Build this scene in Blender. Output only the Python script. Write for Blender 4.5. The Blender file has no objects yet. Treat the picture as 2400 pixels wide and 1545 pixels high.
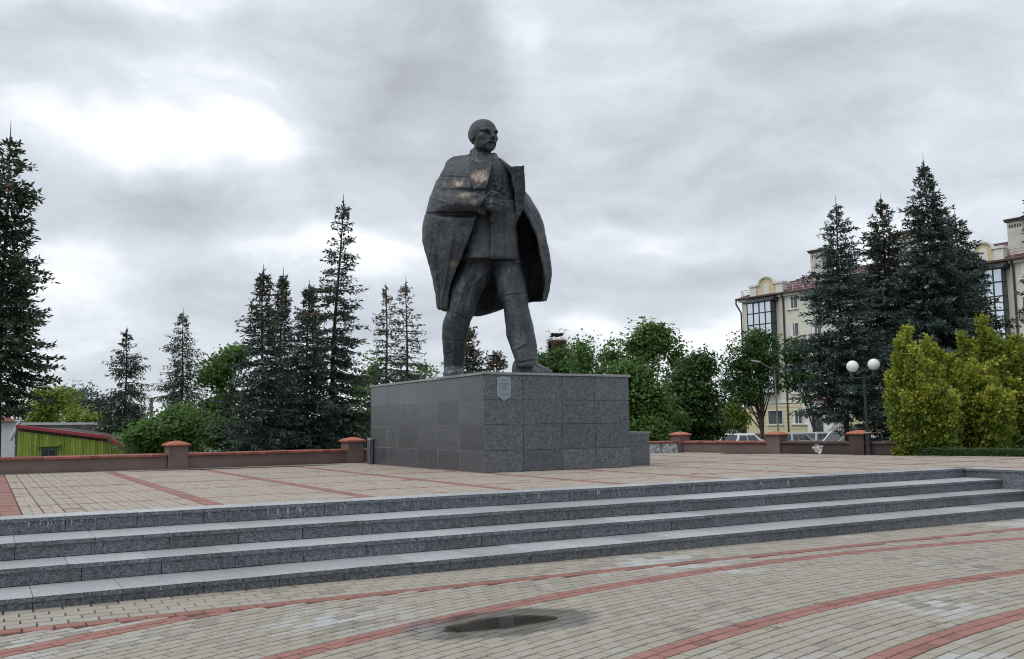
import bpy, bmesh, math, random
import numpy as np
from mathutils import Matrix, Vector

# ------------------------------------------------------------------ camera
SC = bpy.context.scene
COL = SC.collection
F_PX, EYE, PITCH, ROLL = 2150.0, 0.8271, 0.1054, -0.0125
cp, sp = math.cos(PITCH), math.sin(PITCH)
R0 = np.array([[1, 0, 0], [0, sp, -cp], [0, cp, sp]])
cr, sr = math.cos(ROLL), math.sin(ROLL)
RC = np.array([[cr, -sr, 0], [sr, cr, 0], [0, 0, 1]]) @ R0
cam_d = bpy.data.cameras.new('camera')
cam = bpy.data.objects.new('camera', cam_d)
COL.objects.link(cam)
cam_d.sensor_fit = 'HORIZONTAL'
cam_d.sensor_width = 36.0
cam_d.lens = F_PX / 2400 * 36
cam_d.clip_start = 0.1
cam_d.clip_end = 3000
cam.matrix_world = Matrix([[RC[0][i], -RC[1][i], -RC[2][i], (0, 0, EYE)[i]] for i in range(3)] + [[0, 0, 0, 1]])
SC.camera = cam
SC.view_settings.view_transform = 'Standard'
SC.view_settings.look = 'None'
SC.view_settings.gamma = 1
SC.view_settings.exposure = 0.27
SC.render.engine = 'CYCLES'
SC.cycles.pixel_filter_type = 'BLACKMAN_HARRIS'
SC.cycles.filter_width = 1.05
SC.cycles.denoising_prefilter = 'ACCURATE'

def ray(x, y):
    d = RC.T @ np.array([(x - 1200) / F_PX, (y - 772.5) / F_PX, 1.0])
    return d / d[1]
def atd(x, y, D):
    return ray(x, y) * D + np.array([0, 0, EYE])
def onz(x, y, z):
    d = ray(x, y)
    return d * ((z - EYE) / d[2]) + np.array([0, 0, EYE])

# ------------------------------------------------------------------ sky and light
SUN_EL, SUN_AZ = math.radians(52), math.radians(-35)      # azimuth from +Y towards +X
wd = bpy.data.worlds.new('World')
SC.world = wd
wd.use_nodes = True
wt = wd.node_tree
wt.nodes.clear()
def wn(t, **kw):
    n = wt.nodes.new(t)
    for k, v in kw.items():
        setattr(n, k, v)
    return n
def wmath(op, a, b=None, c=None):
    n = wn('ShaderNodeMath', operation=op)
    for i, v in enumerate((a, b, c)):
        if v is None: continue
        if isinstance(v, (int, float)): n.inputs[i].default_value = v
        else: wt.links.new(v, n.inputs[i])
    return n.outputs[0]
w_out = wn('ShaderNodeOutputWorld')
w_bg = wn('ShaderNodeBackground')
w_bg.inputs[1].default_value = 1.0
wt.links.new(w_bg.outputs[0], w_out.inputs[0])
w_sky = wn('ShaderNodeTexSky', sky_type='NISHITA', sun_disc=False)
w_sky.sun_elevation = SUN_EL
w_sky.sun_rotation = SUN_AZ
w_tc = wn('ShaderNodeTexCoord')
w_sep = wn('ShaderNodeSeparateXYZ')
wt.links.new(w_tc.outputs['Generated'], w_sep.inputs[0])
zc = wmath('ADD', wmath('MAXIMUM', w_sep.outputs[2], 0.0), 0.13)
w_cmb = wn('ShaderNodeCombineXYZ')
wt.links.new(wmath('DIVIDE', w_sep.outputs[0], zc), w_cmb.inputs[0])
wt.links.new(wmath('DIVIDE', w_sep.outputs[1], zc), w_cmb.inputs[1])
w_n1 = wn('ShaderNodeTexNoise')
w_n1.inputs['Scale'].default_value = 0.55
w_n1.inputs['Detail'].default_value = 7
w_n1.inputs['Roughness'].default_value = 0.56
w_n1.inputs['Distortion'].default_value = 0.05
w_off = wn('ShaderNodeVectorMath', operation='ADD')
w_off.inputs[1].default_value = (3.1, 1.7, 0.4)
wt.links.new(w_cmb.outputs[0], w_off.inputs[0])
wt.links.new(w_off.outputs[0], w_n1.inputs['Vector'])
w_n2 = wn('ShaderNodeTexNoise')
w_n2.inputs['Scale'].default_value = 1.9
w_n2.inputs['Detail'].default_value = 8
w_n2.inputs['Roughness'].default_value = 0.58
wt.links.new(w_off.outputs[0], w_n2.inputs['Vector'])
dens = wmath('ADD', wmath('MULTIPLY', wmath('SUBTRACT', w_n1.outputs[0], 0.5), 1.1),
             wmath('MULTIPLY', wmath('SUBTRACT', w_n2.outputs[0], 0.5), 0.45))
# wind-warped lookup direction so that the larger cloud masses have torn outlines
w_wp = wn('ShaderNodeVectorMath', operation='MULTIPLY_ADD')
w_n3 = wn('ShaderNodeTexNoise')
w_n3.inputs['Scale'].default_value = 5.0
w_n3.inputs['Detail'].default_value = 8
wt.links.new(w_tc.outputs['Generated'], w_n3.inputs['Vector'])
w_ct = wn('ShaderNodeVectorMath', operation='SUBTRACT')
wt.links.new(w_n3.outputs[1], w_ct.inputs[0])
w_ct.inputs[1].default_value = (0.5, 0.5, 0.5)
wt.links.new(w_ct.outputs[0], w_wp.inputs[0])
w_wp.inputs[1].default_value = (0.20, 0.06, 0.13)
wt.links.new(w_tc.outputs['Generated'], w_wp.inputs[2])
w_ws = wn('ShaderNodeSeparateXYZ')
wt.links.new(w_wp.outputs[0], w_ws.inputs[0])
AZ = wmath('ARCTAN2', w_ws.outputs[0], w_ws.outputs[1])
EL = wmath('ARCSINE', w_ws.outputs[2])
# cloud masses (+ darker) and gaps (- brighter) of this sky, by compass bearing and height (degrees): az, el, half-width, half-height, weight
MASSES = [(-9.5, 22.5, 9.5, 4.6, 0.36), (-1.5, 20.5, 2.2, 5.0, 0.18), (13, 21, 12, 5, 0.26), (26, 16, 10, 5, 0.24), (-19.5, 13.6, 5.5, 1.9, 0.42),
          (-15, 7.5, 13, 2.0, 0.30), (-20, 3.2, 10, 1.2, 0.22), (-29, 20, 5, 2.0, 0.20), (6, 16.5, 7, 3.0, 0.28), (-7, 16.6, 6, 1.8, 0.34), (15, 8.6, 9, 1.4, 0.22),
          (16, 13.0, 7, 1.6, 0.18),
          (-23, 25.0, 6, 2.6, -0.55), (-26, 21.8, 5, 1.3, 0.30), (-16.5, 17.2, 5.5, 2.2, -0.55), (-27, 16.3, 5, 1.5, -0.38), (8.5, 11.0, 7.5, 1.4, -0.50), (-13, 14.5, 3, 1.2, -0.2),
          (2.8, 22.5, 2.4, 4.5, -0.30), (10, 5.6, 7, 1.2, -0.42), (-27, 10.5, 5, 1.6, -0.30), (-11, 10.6, 5, 1.2, -0.35), (26, 24, 6, 3, -0.15), (24, 11.5, 6, 1.5, -0.2)]
for az, el, sa, se, wgt in MASSES:
    da = wmath('DIVIDE', wmath('SUBTRACT', AZ, math.radians(az)), math.radians(sa))
    de = wmath('DIVIDE', wmath('SUBTRACT', EL, math.radians(el)), math.radians(se))
    q = wmath('ADD', wmath('MULTIPLY', da, da), wmath('MULTIPLY', de, de))
    g = wmath('EXPONENT', wmath('MULTIPLY', q, -1.0))
    dens = wmath('MULTIPLY_ADD', g, wgt, dens)
w_n4 = wn('ShaderNodeTexNoise')
w_n4.inputs['Scale'].default_value = 4.6
w_n4.inputs['Detail'].default_value = 11
w_n4.inputs['Roughness'].default_value = 0.56
w_n4.inputs['Distortion'].default_value = 0.15
w_st = wn('ShaderNodeVectorMath', operation='MULTIPLY')
w_st.inputs[1].default_value = (1.0, 1.0, 2.6)          # clouds are wider than tall
wt.links.new(w_wp.outputs[0], w_st.inputs[0])
wt.links.new(w_st.outputs[0], w_n4.inputs['Vector'])
dens = wmath('MULTIPLY_ADD', wmath('SUBTRACT', w_n4.outputs[0], 0.5), 1.9, dens)
w_rmp = wn('ShaderNodeValToRGB')
els = w_rmp.color_ramp.elements
els[0].position = 0.0; els[0].color = (1.02, 1.03, 1.04, 1)
els[1].position = 1.0; els[1].color = (0.40, 0.425, 0.46, 1)
for p_, c_ in ((0.20, (0.90, 0.93, 0.97)), (0.46, (0.645, 0.69, 0.745)), (0.76, (0.49, 0.53, 0.585))):
    e_ = els.new(p_); e_.color = (*c_, 1)
wt.links.new(wmath('MULTIPLY_ADD', dens, 0.68, 0.475), w_rmp.inputs[0])
w_sc = wn('ShaderNodeVectorMath', operation='SCALE')
wt.links.new(w_sky.outputs[0], w_sc.inputs[0])
w_sc.inputs['Scale'].default_value = 0.08
w_mix = wn('ShaderNodeMix', data_type='RGBA')
w_mix.inputs[0].default_value = 0.95
wt.links.new(w_sc.outputs[0], w_mix.inputs[6])
wt.links.new(w_rmp.outputs[0], w_mix.inputs[7])
wt.links.new(w_mix.outputs[2], w_bg.inputs[0])
wd.cycles.sampling_method = 'MANUAL'
wd.cycles.sample_map_resolution = 512

sun_d = bpy.data.lights.new('sun', 'SUN')
sun_d.energy = 1.1
sun_d.angle = math.radians(40)
sun_d.color = (1.0, 0.97, 0.93)
sun = bpy.data.objects.new('sun', sun_d)
COL.objects.link(sun)
sv = Vector((math.sin(SUN_AZ) * math.cos(SUN_EL), -math.cos(SUN_AZ) * math.cos(SUN_EL), math.sin(SUN_EL)))
sv = Vector((-0.45, -0.35, 0.82)).normalized()
sun.rotation_euler = sv.to_track_quat('Z', 'Y').to_euler()
w_sky.sun_elevation = math.asin(sv.z)
w_sky.sun_rotation = math.atan2(sv.x, sv.y)

# ------------------------------------------------------------------ helpers
rnd = random.Random(7)
rng = np.random.default_rng(11)
TH = 1.0512
AX = np.array([math.sin(TH), math.cos(TH), 0.0])     # along the steps
BX = np.array([-math.cos(TH), math.sin(TH), 0.0])    # away from the square, at right angles
OR = np.array([0.0, 6.0, 0.0])
UP = np.array([0.0, 0.0, 1.0])
def st(s, t, z=0.0):
    return OR + AX * s + BX * t + UP * z
YAW = math.atan2(AX[1], AX[0])

def tag(o, label=None, cat=None, group=None, kind=None):
    if label: o['label'] = label
    if cat: o['category'] = cat
    if group: o['group'] = group
    if kind: o['kind'] = kind
    return o
def empty(name, loc):
    o = bpy.data.objects.new(name, None)
    o.empty_display_size = 0.2
    COL.objects.link(o)
    o.location = [float(v) for v in loc]
    return o
def link(name, me, parent=None, world=True):
    o = bpy.data.objects.new(name, me)
    COL.objects.link(o)
    if parent is not None:
        o.parent = parent
        if world:
            q = parent; off = Vector((0, 0, 0))
            while q is not None:
                off += q.location; q = q.parent
            o.location = -off
    return o

class MB:
    """collects vertices and faces, then links them as one mesh object"""
    def __init__(s): s.v = []; s.f = []; s.n = 0
    def add(s, v, f):
        v = np.asarray(v, float).reshape(-1, 3)
        s.v.append(v)
        s.f.extend([tuple(int(i) + s.n for i in q) for q in f])
        s.n += len(v)
    def obox(s, o, ex, ey, ez):
        """box from a corner and three edge vectors"""
        o, ex, ey, ez = (np.asarray(q, float) for q in (o, ex, ey, ez))
        v = [o, o + ex, o + ex + ey, o + ey, o + ez, o + ex + ez, o + ex + ey + ez, o + ey + ez]
        f = [(0, 3, 2, 1), (4, 5, 6, 7), (0, 1, 5, 4), (1, 2, 6, 5), (2, 3, 7, 6), (3, 0, 4, 7)]
        if np.dot(np.cross(ex, ey), ez) < 0: f = [q[::-1] for q in f]
        s.add(v, f)
    def box(s, c, sx, sy, sz, x=(1, 0, 0), y=(0, 1, 0)):
        x = np.asarray(x, float); y = np.asarray(y, float)
        c = np.asarray(c, float)
        s.obox(c - x * sx / 2 - y * sy / 2 - UP * sz / 2, x * sx, y * sy, UP * sz)
    def cbox(s, o, ex, ey, ez, ch=0.006):
        """box with chamfered edges on its outer (ez) face"""
        o, ex, ey, ez = (np.asarray(q, float) for q in (o, ex, ey, ez))
        ux, uy, uz = (q / max(np.linalg.norm(q), 1e-9) for q in (ex, ey, ez))
        b = [o, o + ex, o + ex + ey, o + ey]
        m = [q + ez - uz * ch for q in b]
        t_ = [o + ux * ch + uy * ch + ez, o + ex - ux * ch + uy * ch + ez, o + ex + ey - ux * ch - uy * ch + ez, o + ey + ux * ch - uy * ch + ez]
        f = [(0, 3, 2, 1), (8, 9, 10, 11)]
        for i in range(4):
            j = (i + 1) % 4
            f += [(i, j, 4 + j, 4 + i), (4 + i, 4 + j, 8 + j, 8 + i)]
        if np.dot(np.cross(ex, ey), ez) < 0: f = [q[::-1] for q in f]
        s.add(b + m + t_, f)
    def prism(s, poly, ext):
        """polygon extruded along ext"""
        p = np.asarray(poly, float); n = len(p); e = np.asarray(ext, float)
        f = [tuple(range(n))[::-1], tuple(range(n, 2 * n))] + [(i, (i + 1) % n, n + (i + 1) % n, n + i) for i in range(n)]
        nrm = np.zeros(3)
        for i in range(n): nrm += np.cross(p[i] - p[0], p[(i + 1) % n] - p[0])
        if np.dot(nrm, e) < 0: f = [q[::-1] for q in f]
        s.add(np.vstack([p, p + e]), f)
    def tube(s, path, rad, n=8, cap=True):
        path = [np.asarray(q, float) for q in path]
        if isinstance(rad, (int, float)): rad = [rad] * len(path)
        vs = []
        for i, q in enumerate(path):
            d = path[min(i + 1, len(path) - 1)] - path[max(i - 1, 0)]
            d = d / max(np.linalg.norm(d), 1e-9)
            r_ = np.array([1.0, 0, 0]) if abs(d[0]) < 0.8 else np.array([0, 1.0, 0])
            u = np.cross(d, r_); u /= np.linalg.norm(u); w = np.cross(d, u)
            for k in range(n):
                a_ = 2 * math.pi * k / n
                vs.append(q + (u * math.cos(a_) + w * math.sin(a_)) * rad[i])
        f = []
        for i in range(len(path) - 1):
            for k in range(n):
                f.append((i * n + k, i * n + (k + 1) % n, (i + 1) * n + (k + 1) % n, (i + 1) * n + k))
        if cap:
            f.append(tuple(range(n))[::-1]); f.append(tuple(range((len(path) - 1) * n, len(path) * n)))
        s.add(vs, f)
    def loft(s, rings, cap=True):
        n = len(rings[0]); f = []
        for i in range(len(rings) - 1):
            for k in range(n):
                f.append((i * n + k, i * n + (k + 1) % n, (i + 1) * n + (k + 1) % n, (i + 1) * n + k))
        if cap:
            f.append(tuple(range(n))[::-1]); f.append(tuple(range((len(rings) - 1) * n, len(rings) * n)))
        s.add(np.vstack(rings), f)
    def sphere(s, c, r, nu=16, nv=10, zs=1.0):
        vs = [np.array(c) + np.array([0, 0, r * zs])]
        for j in range(1, nv):
            p_ = math.pi * j / nv
            for i in range(nu):
                a_ = 2 * math.pi * i / nu
                vs.append(np.array(c) + r * np.array([math.sin(p_) * math.cos(a_), math.sin(p_) * math.sin(a_), math.cos(p_) * zs]))
        vs.append(np.array(c) - np.array([0, 0, r * zs]))
        f = [(0, 1 + i, 1 + (i + 1) % nu) for i in range(nu)]
        for j in range(nv - 2):
            for i in range(nu):
                o_ = 1 + j * nu
                f.append((o_ + i, o_ + nu + i, o_ + nu + (i + 1) % nu, o_ + (i + 1) % nu))
        o_ = 1 + (nv - 2) * nu
        f += [(o_ + (i + 1) % nu, o_ + i, o_ + nu) for i in range(nu)]
        s.add(vs, f)
    def mesh(s, name, mat=None, smooth=False):
        me = bpy.data.meshes.new(name)
        me.from_pydata(np.vstack(s.v).tolist(), [], s.f)
        if mat: me.materials.append(mat)
        if smooth: me.polygons.foreach_set('use_smooth', [True] * len(me.polygons))
        me.update()
        return me
    def build(s, name, mat=None, parent=None, smooth=False):
        return link(name, s.mesh(name, mat, smooth), parent)

def quads_mesh(name, V, mat, tint=None, nv=4):
    """V: (N,nv,3) array of separate faces -> one mesh, with a per-face 'tint' attribute"""
    V = np.asarray(V, np.float32); n = len(V)
    me = bpy.data.meshes.new(name)
    me.vertices.add(n * nv); me.vertices.foreach_set('co', V.ravel())
    me.loops.add(n * nv); me.loops.foreach_set('vertex_index', np.arange(n * nv, dtype=np.int32))
    me.polygons.add(n)
    me.polygons.foreach_set('loop_start', np.arange(0, n * nv, nv, dtype=np.int32))
    me.polygons.foreach_set('loop_total', np.full(n, nv, dtype=np.int32))
    if tint is not None:
        at = me.attributes.new('tint', 'FLOAT', 'FACE'); at.data.foreach_set('value', np.asarray(tint, np.float32))
    me.materials.append(mat)
    me.update(calc_edges=True)
    return me

# ------------------------------------------------------------------ materials
class NT:
    def __init__(s, name):
        s.m = bpy.data.materials.new(name); s.m.use_nodes = True
        s.t = s.m.node_tree; s.b = s.t.nodes['Principled BSDF']
        s.geo = None
    def n(s, t, **kw):
        q = s.t.nodes.new(t)
        for k, v in kw.items(): setattr(q, k, v)
        return q
    def l(s, a, b): s.t.links.new(a, b)
    def setv(s, sock, v):
        if isinstance(v, bpy.types.NodeSocket): s.l(v, sock)
        elif isinstance(v, tuple) and len(v) == 3 and sock.type == 'RGBA': sock.default_value = (*v, 1)
        else: sock.default_value = v
    def math(s, op, a, b=None, c=None, clamp=False):
        q = s.n('ShaderNodeMath', operation=op); q.use_clamp = clamp
        for i, v in enumerate((a, b, c)):
            if v is not None: s.setv(q.inputs[i], v)
        return q.outputs[0]
    def mix(s, fac, a, b, blend='MIX'):
        q = s.n('ShaderNodeMix', data_type='RGBA', blend_type=blend)
        s.setv(q.inputs[0], fac); s.setv(q.inputs[6], a); s.setv(q.inputs[7], b)
        return q.outputs[2]
    def pos(s):
        if s.geo is None: s.geo = s.n('ShaderNodeNewGeometry')
        return s.geo.outputs['Position']
    def vec(s, v, scale):
        q = s.n('ShaderNodeVectorMath', operation='MULTIPLY'); s.l(v, q.inputs[0]); q.inputs[1].default_value = scale
        return q.outputs[0]
    def noise(s, scale, detail=4, rough=0.5, v=None, out=0, dist=0.0):
        q = s.n('ShaderNodeTexNoise'); q.inputs['Scale'].default_value = scale
        q.inputs['Detail'].default_value = detail; q.inputs['Roughness'].default_value = rough
        q.inputs['Distortion'].default_value = dist
        s.l(v if v is not None else s.pos(), q.inputs['Vector'])
        return q.outputs[out]
    def ramp(s, fac, stops):
        q = s.n('ShaderNodeValToRGB'); e = q.color_ramp.elements
        s.l(fac, q.inputs[0])
        def c4(c): return (c, c, c, 1) if isinstance(c, (int, float)) else (*c, 1)
        e[0].position, e[0].color = stops[0][0], c4(stops[0][1])
        e[1].position, e[1].color = stops[-1][0], c4(stops[-1][1])
        for p_, c_ in stops[1:-1]:
            k = e.new(p_); k.color = c4(c_)
        return q.outputs[0]
    def bump(s, h, strength=0.3, dist=0.01):
        q = s.n('ShaderNodeBump'); q.inputs['Strength'].default_value = strength; q.inputs['Distance'].default_value = dist
        s.l(h, q.inputs['Height']); s.l(q.outputs[0], s.b.inputs['Normal'])
    def set(s, color=None, rough=None, spec=None, metal=None):
        if color is not None: s.setv(s.b.inputs['Base Color'], color)
        if rough is not None: s.setv(s.b.inputs['Roughness'], rough)
        if spec is not None: s.b.inputs['Specular IOR Level'].default_value = spec
        if metal is not None: s.b.inputs['Metallic'].default_value = metal
        return s.m
def plain(name, color, rough=0.6, var=0.12, scale=3.0, spec=0.4, metal=0.0, bump=0.0, bscale=60):
    m = NT(name)
    f = m.noise(scale, 5, 0.6)
    lo = tuple(c * (1 - var) for c in color); hi = tuple(min(1, c * (1 + var)) for c in color)
    m.set(m.ramp(f, [(0.3, lo), (0.7, hi)]), rough, spec, metal)
    if bump: m.bump(m.noise(bscale, 3), bump, 0.01)
    return m.m
def orand(m):
    q = m.n('ShaderNodeObjectInfo'); return q.outputs['Random']

def granite(name, dark, light, rough, mid=0.5, scale=70, mottle=0.15):
    m = NT(name)
    a = m.noise(scale, 3, 0.6)
    b = m.noise(scale * 0.35, 2, 0.5)
    sp_ = m.math('ADD', m.math('MULTIPLY', a, 0.7), m.math('MULTIPLY', b, 0.3))
    col = m.ramp(sp_, [(mid - 0.11, dark), (mid, tuple((x + y) / 2 for x, y in zip(dark, light))), (mid + 0.09, light)])
    big = m.noise(0.9, 4, 0.6)
    tone = m.math('MULTIPLY_ADD', m.math('SUBTRACT', big, 0.5), mottle * 2, m.math('MULTIPLY_ADD', orand(m), 0.36, 0.82))
    vm = m.n('ShaderNodeVectorMath', operation='SCALE'); m.l(col, vm.inputs[0]); m.l(tone, vm.inputs['Scale'])
    # lime runs: thin pale trickles below the slab joints
    v = m.vec(m.pos(), (9, 9, 0.9))
    runs = m.ramp(m.noise(2.2, 3, 0.6, v), [(0.66, 0.0), (0.74, 1.0)])
    blot = m.ramp(m.noise(1.3, 3, 0.5), [(0.5, 0.0), (0.62, 1.0)])
    lime = m.math('MULTIPLY', m.math('MULTIPLY', runs, blot), 0.5)
    col2 = m.mix(lime, vm.outputs[0], (0.42, 0.43, 0.44))
    m.set(col2, m.math('MULTIPLY_ADD', a, 0.12, rough - 0.06), 0.5)
    m.bump(a, 0.06, 0.004)
    return m

M_PED = granite('dark_grey_granite', (0.024, 0.028, 0.034), (0.150, 0.160, 0.178), 0.36, scale=60).m
M_PEDPOL = granite('polished_grey_granite', (0.032, 0.036, 0.042), (0.105, 0.110, 0.120), 0.26, scale=70).m
M_PEDMIR = granite('mirror_polished_granite', (0.030, 0.034, 0.040), (0.070, 0.075, 0.084), 0.09, scale=70).m
M_CAP = granite('cap_granite', (0.16, 0.165, 0.17), (0.30, 0.30, 0.30), 0.5).m
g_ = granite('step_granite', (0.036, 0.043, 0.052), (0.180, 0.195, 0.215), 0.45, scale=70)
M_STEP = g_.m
M_TREAD = granite('sky_lightened_tread_granite', (0.29, 0.30, 0.315), (0.46, 0.47, 0.485), 0.38, scale=75, mottle=0.22).m  # lighter flamed step granite; the tops' sky reflection is put into the colour too
# riser under the top slab: white lime drips hanging from the joint
m = granite('riser_granite_limed', (0.036, 0.043, 0.052), (0.180, 0.195, 0.215), 0.45, scale=70)
sep = m.n('ShaderNodeSeparateXYZ'); m.l(m.pos(), sep.inputs[0])
hang = m.math('MULTIPLY', m.math('ADD', sep.outputs[2], 0.045), -8.7)           # 0 at the joint, 1 at the foot
v = m.vec(m.pos(), (16, 16, 0.3))
drip = m.noise(1.6, 3, 0.65, v)
zone = m.noise(0.55, 3, 0.5)
thr = m.math('MULTIPLY_ADD', hang, 0.16, m.math('MULTIPLY_ADD', zone, -0.35, 0.735))
dr = m.math('MULTIPLY', m.math('SUBTRACT', drip, thr), 18, clamp=True)
old = m.b.inputs['Base Color'].links[0].from_socket
m.set(m.mix(m.math('MULTIPLY', dr, 0.8), old, (0.55, 0.57, 0.60)))
M_RISER0 = m.m

def paver_mat(name, lo, mid, hi, dirt=0.35, pale=0.0):
    m = NT(name)
    at = m.n('ShaderNodeAttribute', attribute_name='tint')
    r_ = m.math('FRACT', m.math('ADD', at.outputs['Fac'], orand(m)))
    col = m.ramp(r_, [(0.0, lo), (0.12, mid), (0.8, mid), (1.0, hi)])
    fine = m.noise(85, 3, 0.7)
    col = m.mix(0.35, col, m.ramp(fine, [(0.3, tuple(c * 0.72 for c in mid)), (0.7, tuple(min(1, c * 1.2) for c in mid))]))
    big = m.noise(0.8, 5, 0.6)
    soil = m.ramp(big, [(0.44, 0.0), (0.68, 1.0)])
    blot = m.ramp(m.noise(7.0, 4, 0.6), [(0.50, 0.0), (0.66, 1.0)])
    col = m.mix(m.math('MULTIPLY', m.math('MULTIPLY', soil, blot), dirt), col, tuple(c * 0.30 for c in mid))
    if pale:
        pz = m.ramp(m.noise(0.55, 3, 0.5, m.vec(m.pos(), (1, 1, 1))), [(0.56, 0.0), (0.66, 1.0)])
        pk = m.ramp(r_, [(0.35, 0.0), (0.45, 1.0)])
        col = m.mix(m.math('MULTIPLY', m.math('MULTIPLY', pz, pk), pale), col, (0.52, 0.56, 0.60))
    m.col = col
    m.set(col, 0.72, 0.35)
    m.bump(fine, 0.12, 0.004)
    return m
# puddle on the lower square: wet ring in the pavers
def wet(m, amount=0.55):
    q = m.n('ShaderNodeVectorMath', operation='SUBTRACT'); m.l(m.pos(), q.inputs[0]); c_ = st(0.36, 0.84); q.inputs[1].default_value = (c_[0], c_[1], 0)
    def dot(v, k):
        d = m.n('ShaderNodeVectorMath', operation='DOT_PRODUCT'); m.l(q.outputs[0], d.inputs[0]); d.inputs[1].default_value = tuple(v); return m.math('DIVIDE', d.outputs['Value'], k)
    a_, b_ = dot(AX, 0.88), dot(BX, 0.47)
    r_ = m.math('SQRT', m.math('ADD', m.math('MULTIPLY', a_, a_), m.math('MULTIPLY', b_, b_)))
    r_ = m.math('ADD', r_, m.math('MULTIPLY', m.math('SUBTRACT', m.noise(3.0, 4, 0.6), 0.5), 0.5))
    w = m.ramp(r_, [(0.80, 1.0), (1.0, 0.0)])
    m.set(m.mix(m.math('MULTIPLY', w, amount), m.col, tuple([0.02, 0.02, 0.022])), m.math('MULTIPLY_ADD', w, -0.60, 0.72))
pm = paver_mat('grey_paver', (0.20, 0.19, 0.165), (0.335, 0.305, 0.255), (0.37, 0.355, 0.32), 0.65, 0.42); wet(pm); M_PAV = pm.m
pm = paver_mat('red_paver', (0.16, 0.088, 0.075), (0.30, 0.145, 0.122), (0.36, 0.18, 0.155), 0.6); wet(pm); M_RED = pm.m
pm = paver_mat('worn_red_paver', (0.11, 0.06, 0.05), (0.27, 0.125, 0.10), (0.36, 0.17, 0.14), 0.8); M_RED2 = pm.m
M_TPAV = paver_mat('beige_paver', (0.29, 0.24, 0.20), (0.41, 0.36, 0.30), (0.46, 0.395, 0.335), 0.5).m
M_TRED = paver_mat('terrace_red_paver', (0.21, 0.115, 0.095), (0.30, 0.155, 0.13), (0.36, 0.21, 0.18), 0.35).m
M_JOINT = plain('joint_sand', (0.055, 0.05, 0.042), 0.95, 0.4, 9)
M_SUB = plain('rough_ground', (0.075, 0.085, 0.05), 0.95, 0.4, 0.6)

# ------------------------------------------------------------------ ground
mb = MB(); mb.obox((-1500, -1500, -1.75), (3000, 0, 0), (0, 3000, 0), (0, 0, 0.35))
tag(mb.build('ground', M_SUB), kind='structure')

def gz(s): return -0.580 - 0.0055 * (s + 3)
def paver_arrays(ctr, yaw, L, Wd, ch=0.004, hh=0.014):
    """chamfered paver tops: (N,5 faces,4,3)"""
    ctr = np.asarray(ctr); n = len(ctr)
    ux = np.stack([np.cos(yaw), np.sin(yaw), np.zeros(n)], 1); uy = np.stack([-np.sin(yaw), np.cos(yaw), np.zeros(n)], 1)
    L = np.broadcast_to(L, n)[:, None]; Wd = np.broadcast_to(Wd, n)[:, None]
    def ring(k, dz):
        return [ctr + sx * ux * (L / 2 - k) + sy * uy * (Wd / 2 - k) + np.array([0, 0, dz]) for sx, sy in ((-1, -1), (1, -1), (1, 1), (-1, 1))]
    T, B = ring(ch, 0.0), ring(0, -hh)
    fs = [np.stack(T, 1)] + [np.stack([B[i], B[(i + 1) % 4], T[(i + 1) % 4], T[i]], 1) for i in range(4)]
    return np.stack(fs, 1)
_pm = {}
def paver_mesh(L, Wd, mat, name):
    k = (round(L, 3), round(Wd, 3), mat.name)
    if k not in _pm:
        V = paver_arrays(np.zeros((1, 3)), np.zeros(1), L, Wd)[0]
        _pm[k] = quads_mesh(name, V, mat)
    return _pm[k]
def lay(parent, items, keep, stuff_name):
    """items: (x,y,z,yaw,L,W,mat). The `keep` that show largest become single pieces, the rest one mesh per material joined as one part."""
    arr = np.array([i[:6] for i in items]); mats = [i[6] for i in items]
    P = arr[:, :3] - np.array([0, 0, EYE]); q = P @ RC.T
    sx = 1200 + F_PX * q[:, 0] / np.maximum(q[:, 2], .01); sy = 772.5 + F_PX * q[:, 1] / np.maximum(q[:, 2], .01)
    area = arr[:, 4] * arr[:, 5] / np.maximum(q[:, 2], .5) ** 3
    vis = (q[:, 2] > 1) & (sx > 0) & (sx < 2400) & (sy > 0) & (sy < 1545)
    order = np.argsort(-(area * vis))
    single = set(order[:keep].tolist())
    rest = [i for i in range(len(items)) if i not in single]
    for i in single:
        x, y, z, yaw, L, Wd = arr[i]
        o = link('paver', paver_mesh(L, Wd, mats[i], 'paver'), parent, world=False)
        o.location = (x, y, z); o.rotation_euler = (rnd.gauss(0, .006), rnd.gauss(0, .006), yaw)
    ri = np.array(rest); A_ = arr[ri]
    V = paver_arrays(A_[:, :3], A_[:, 3], A_[:, 4], A_[:, 5])
    tint = np.repeat(rng.random(len(ri)), 5)
    me = quads_mesh(stuff_name, V.reshape(-1, 4, 3), mats[0], tint)
    ml = []
    for m_ in mats:
        if m_ not in ml: ml.append(m_)
    for m_ in ml:
        if m_.name != mats[0].name: me.materials.append(m_)
    idx = {me.materials[k].name: k for k in range(len(me.materials))}
    me.polygons.foreach_set('material_index', np.repeat(np.array([idx[mats[i].name] for i in rest], np.int32), 5))
    tag(link(stuff_name, me, parent, world=False), kind='stuff')

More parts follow.
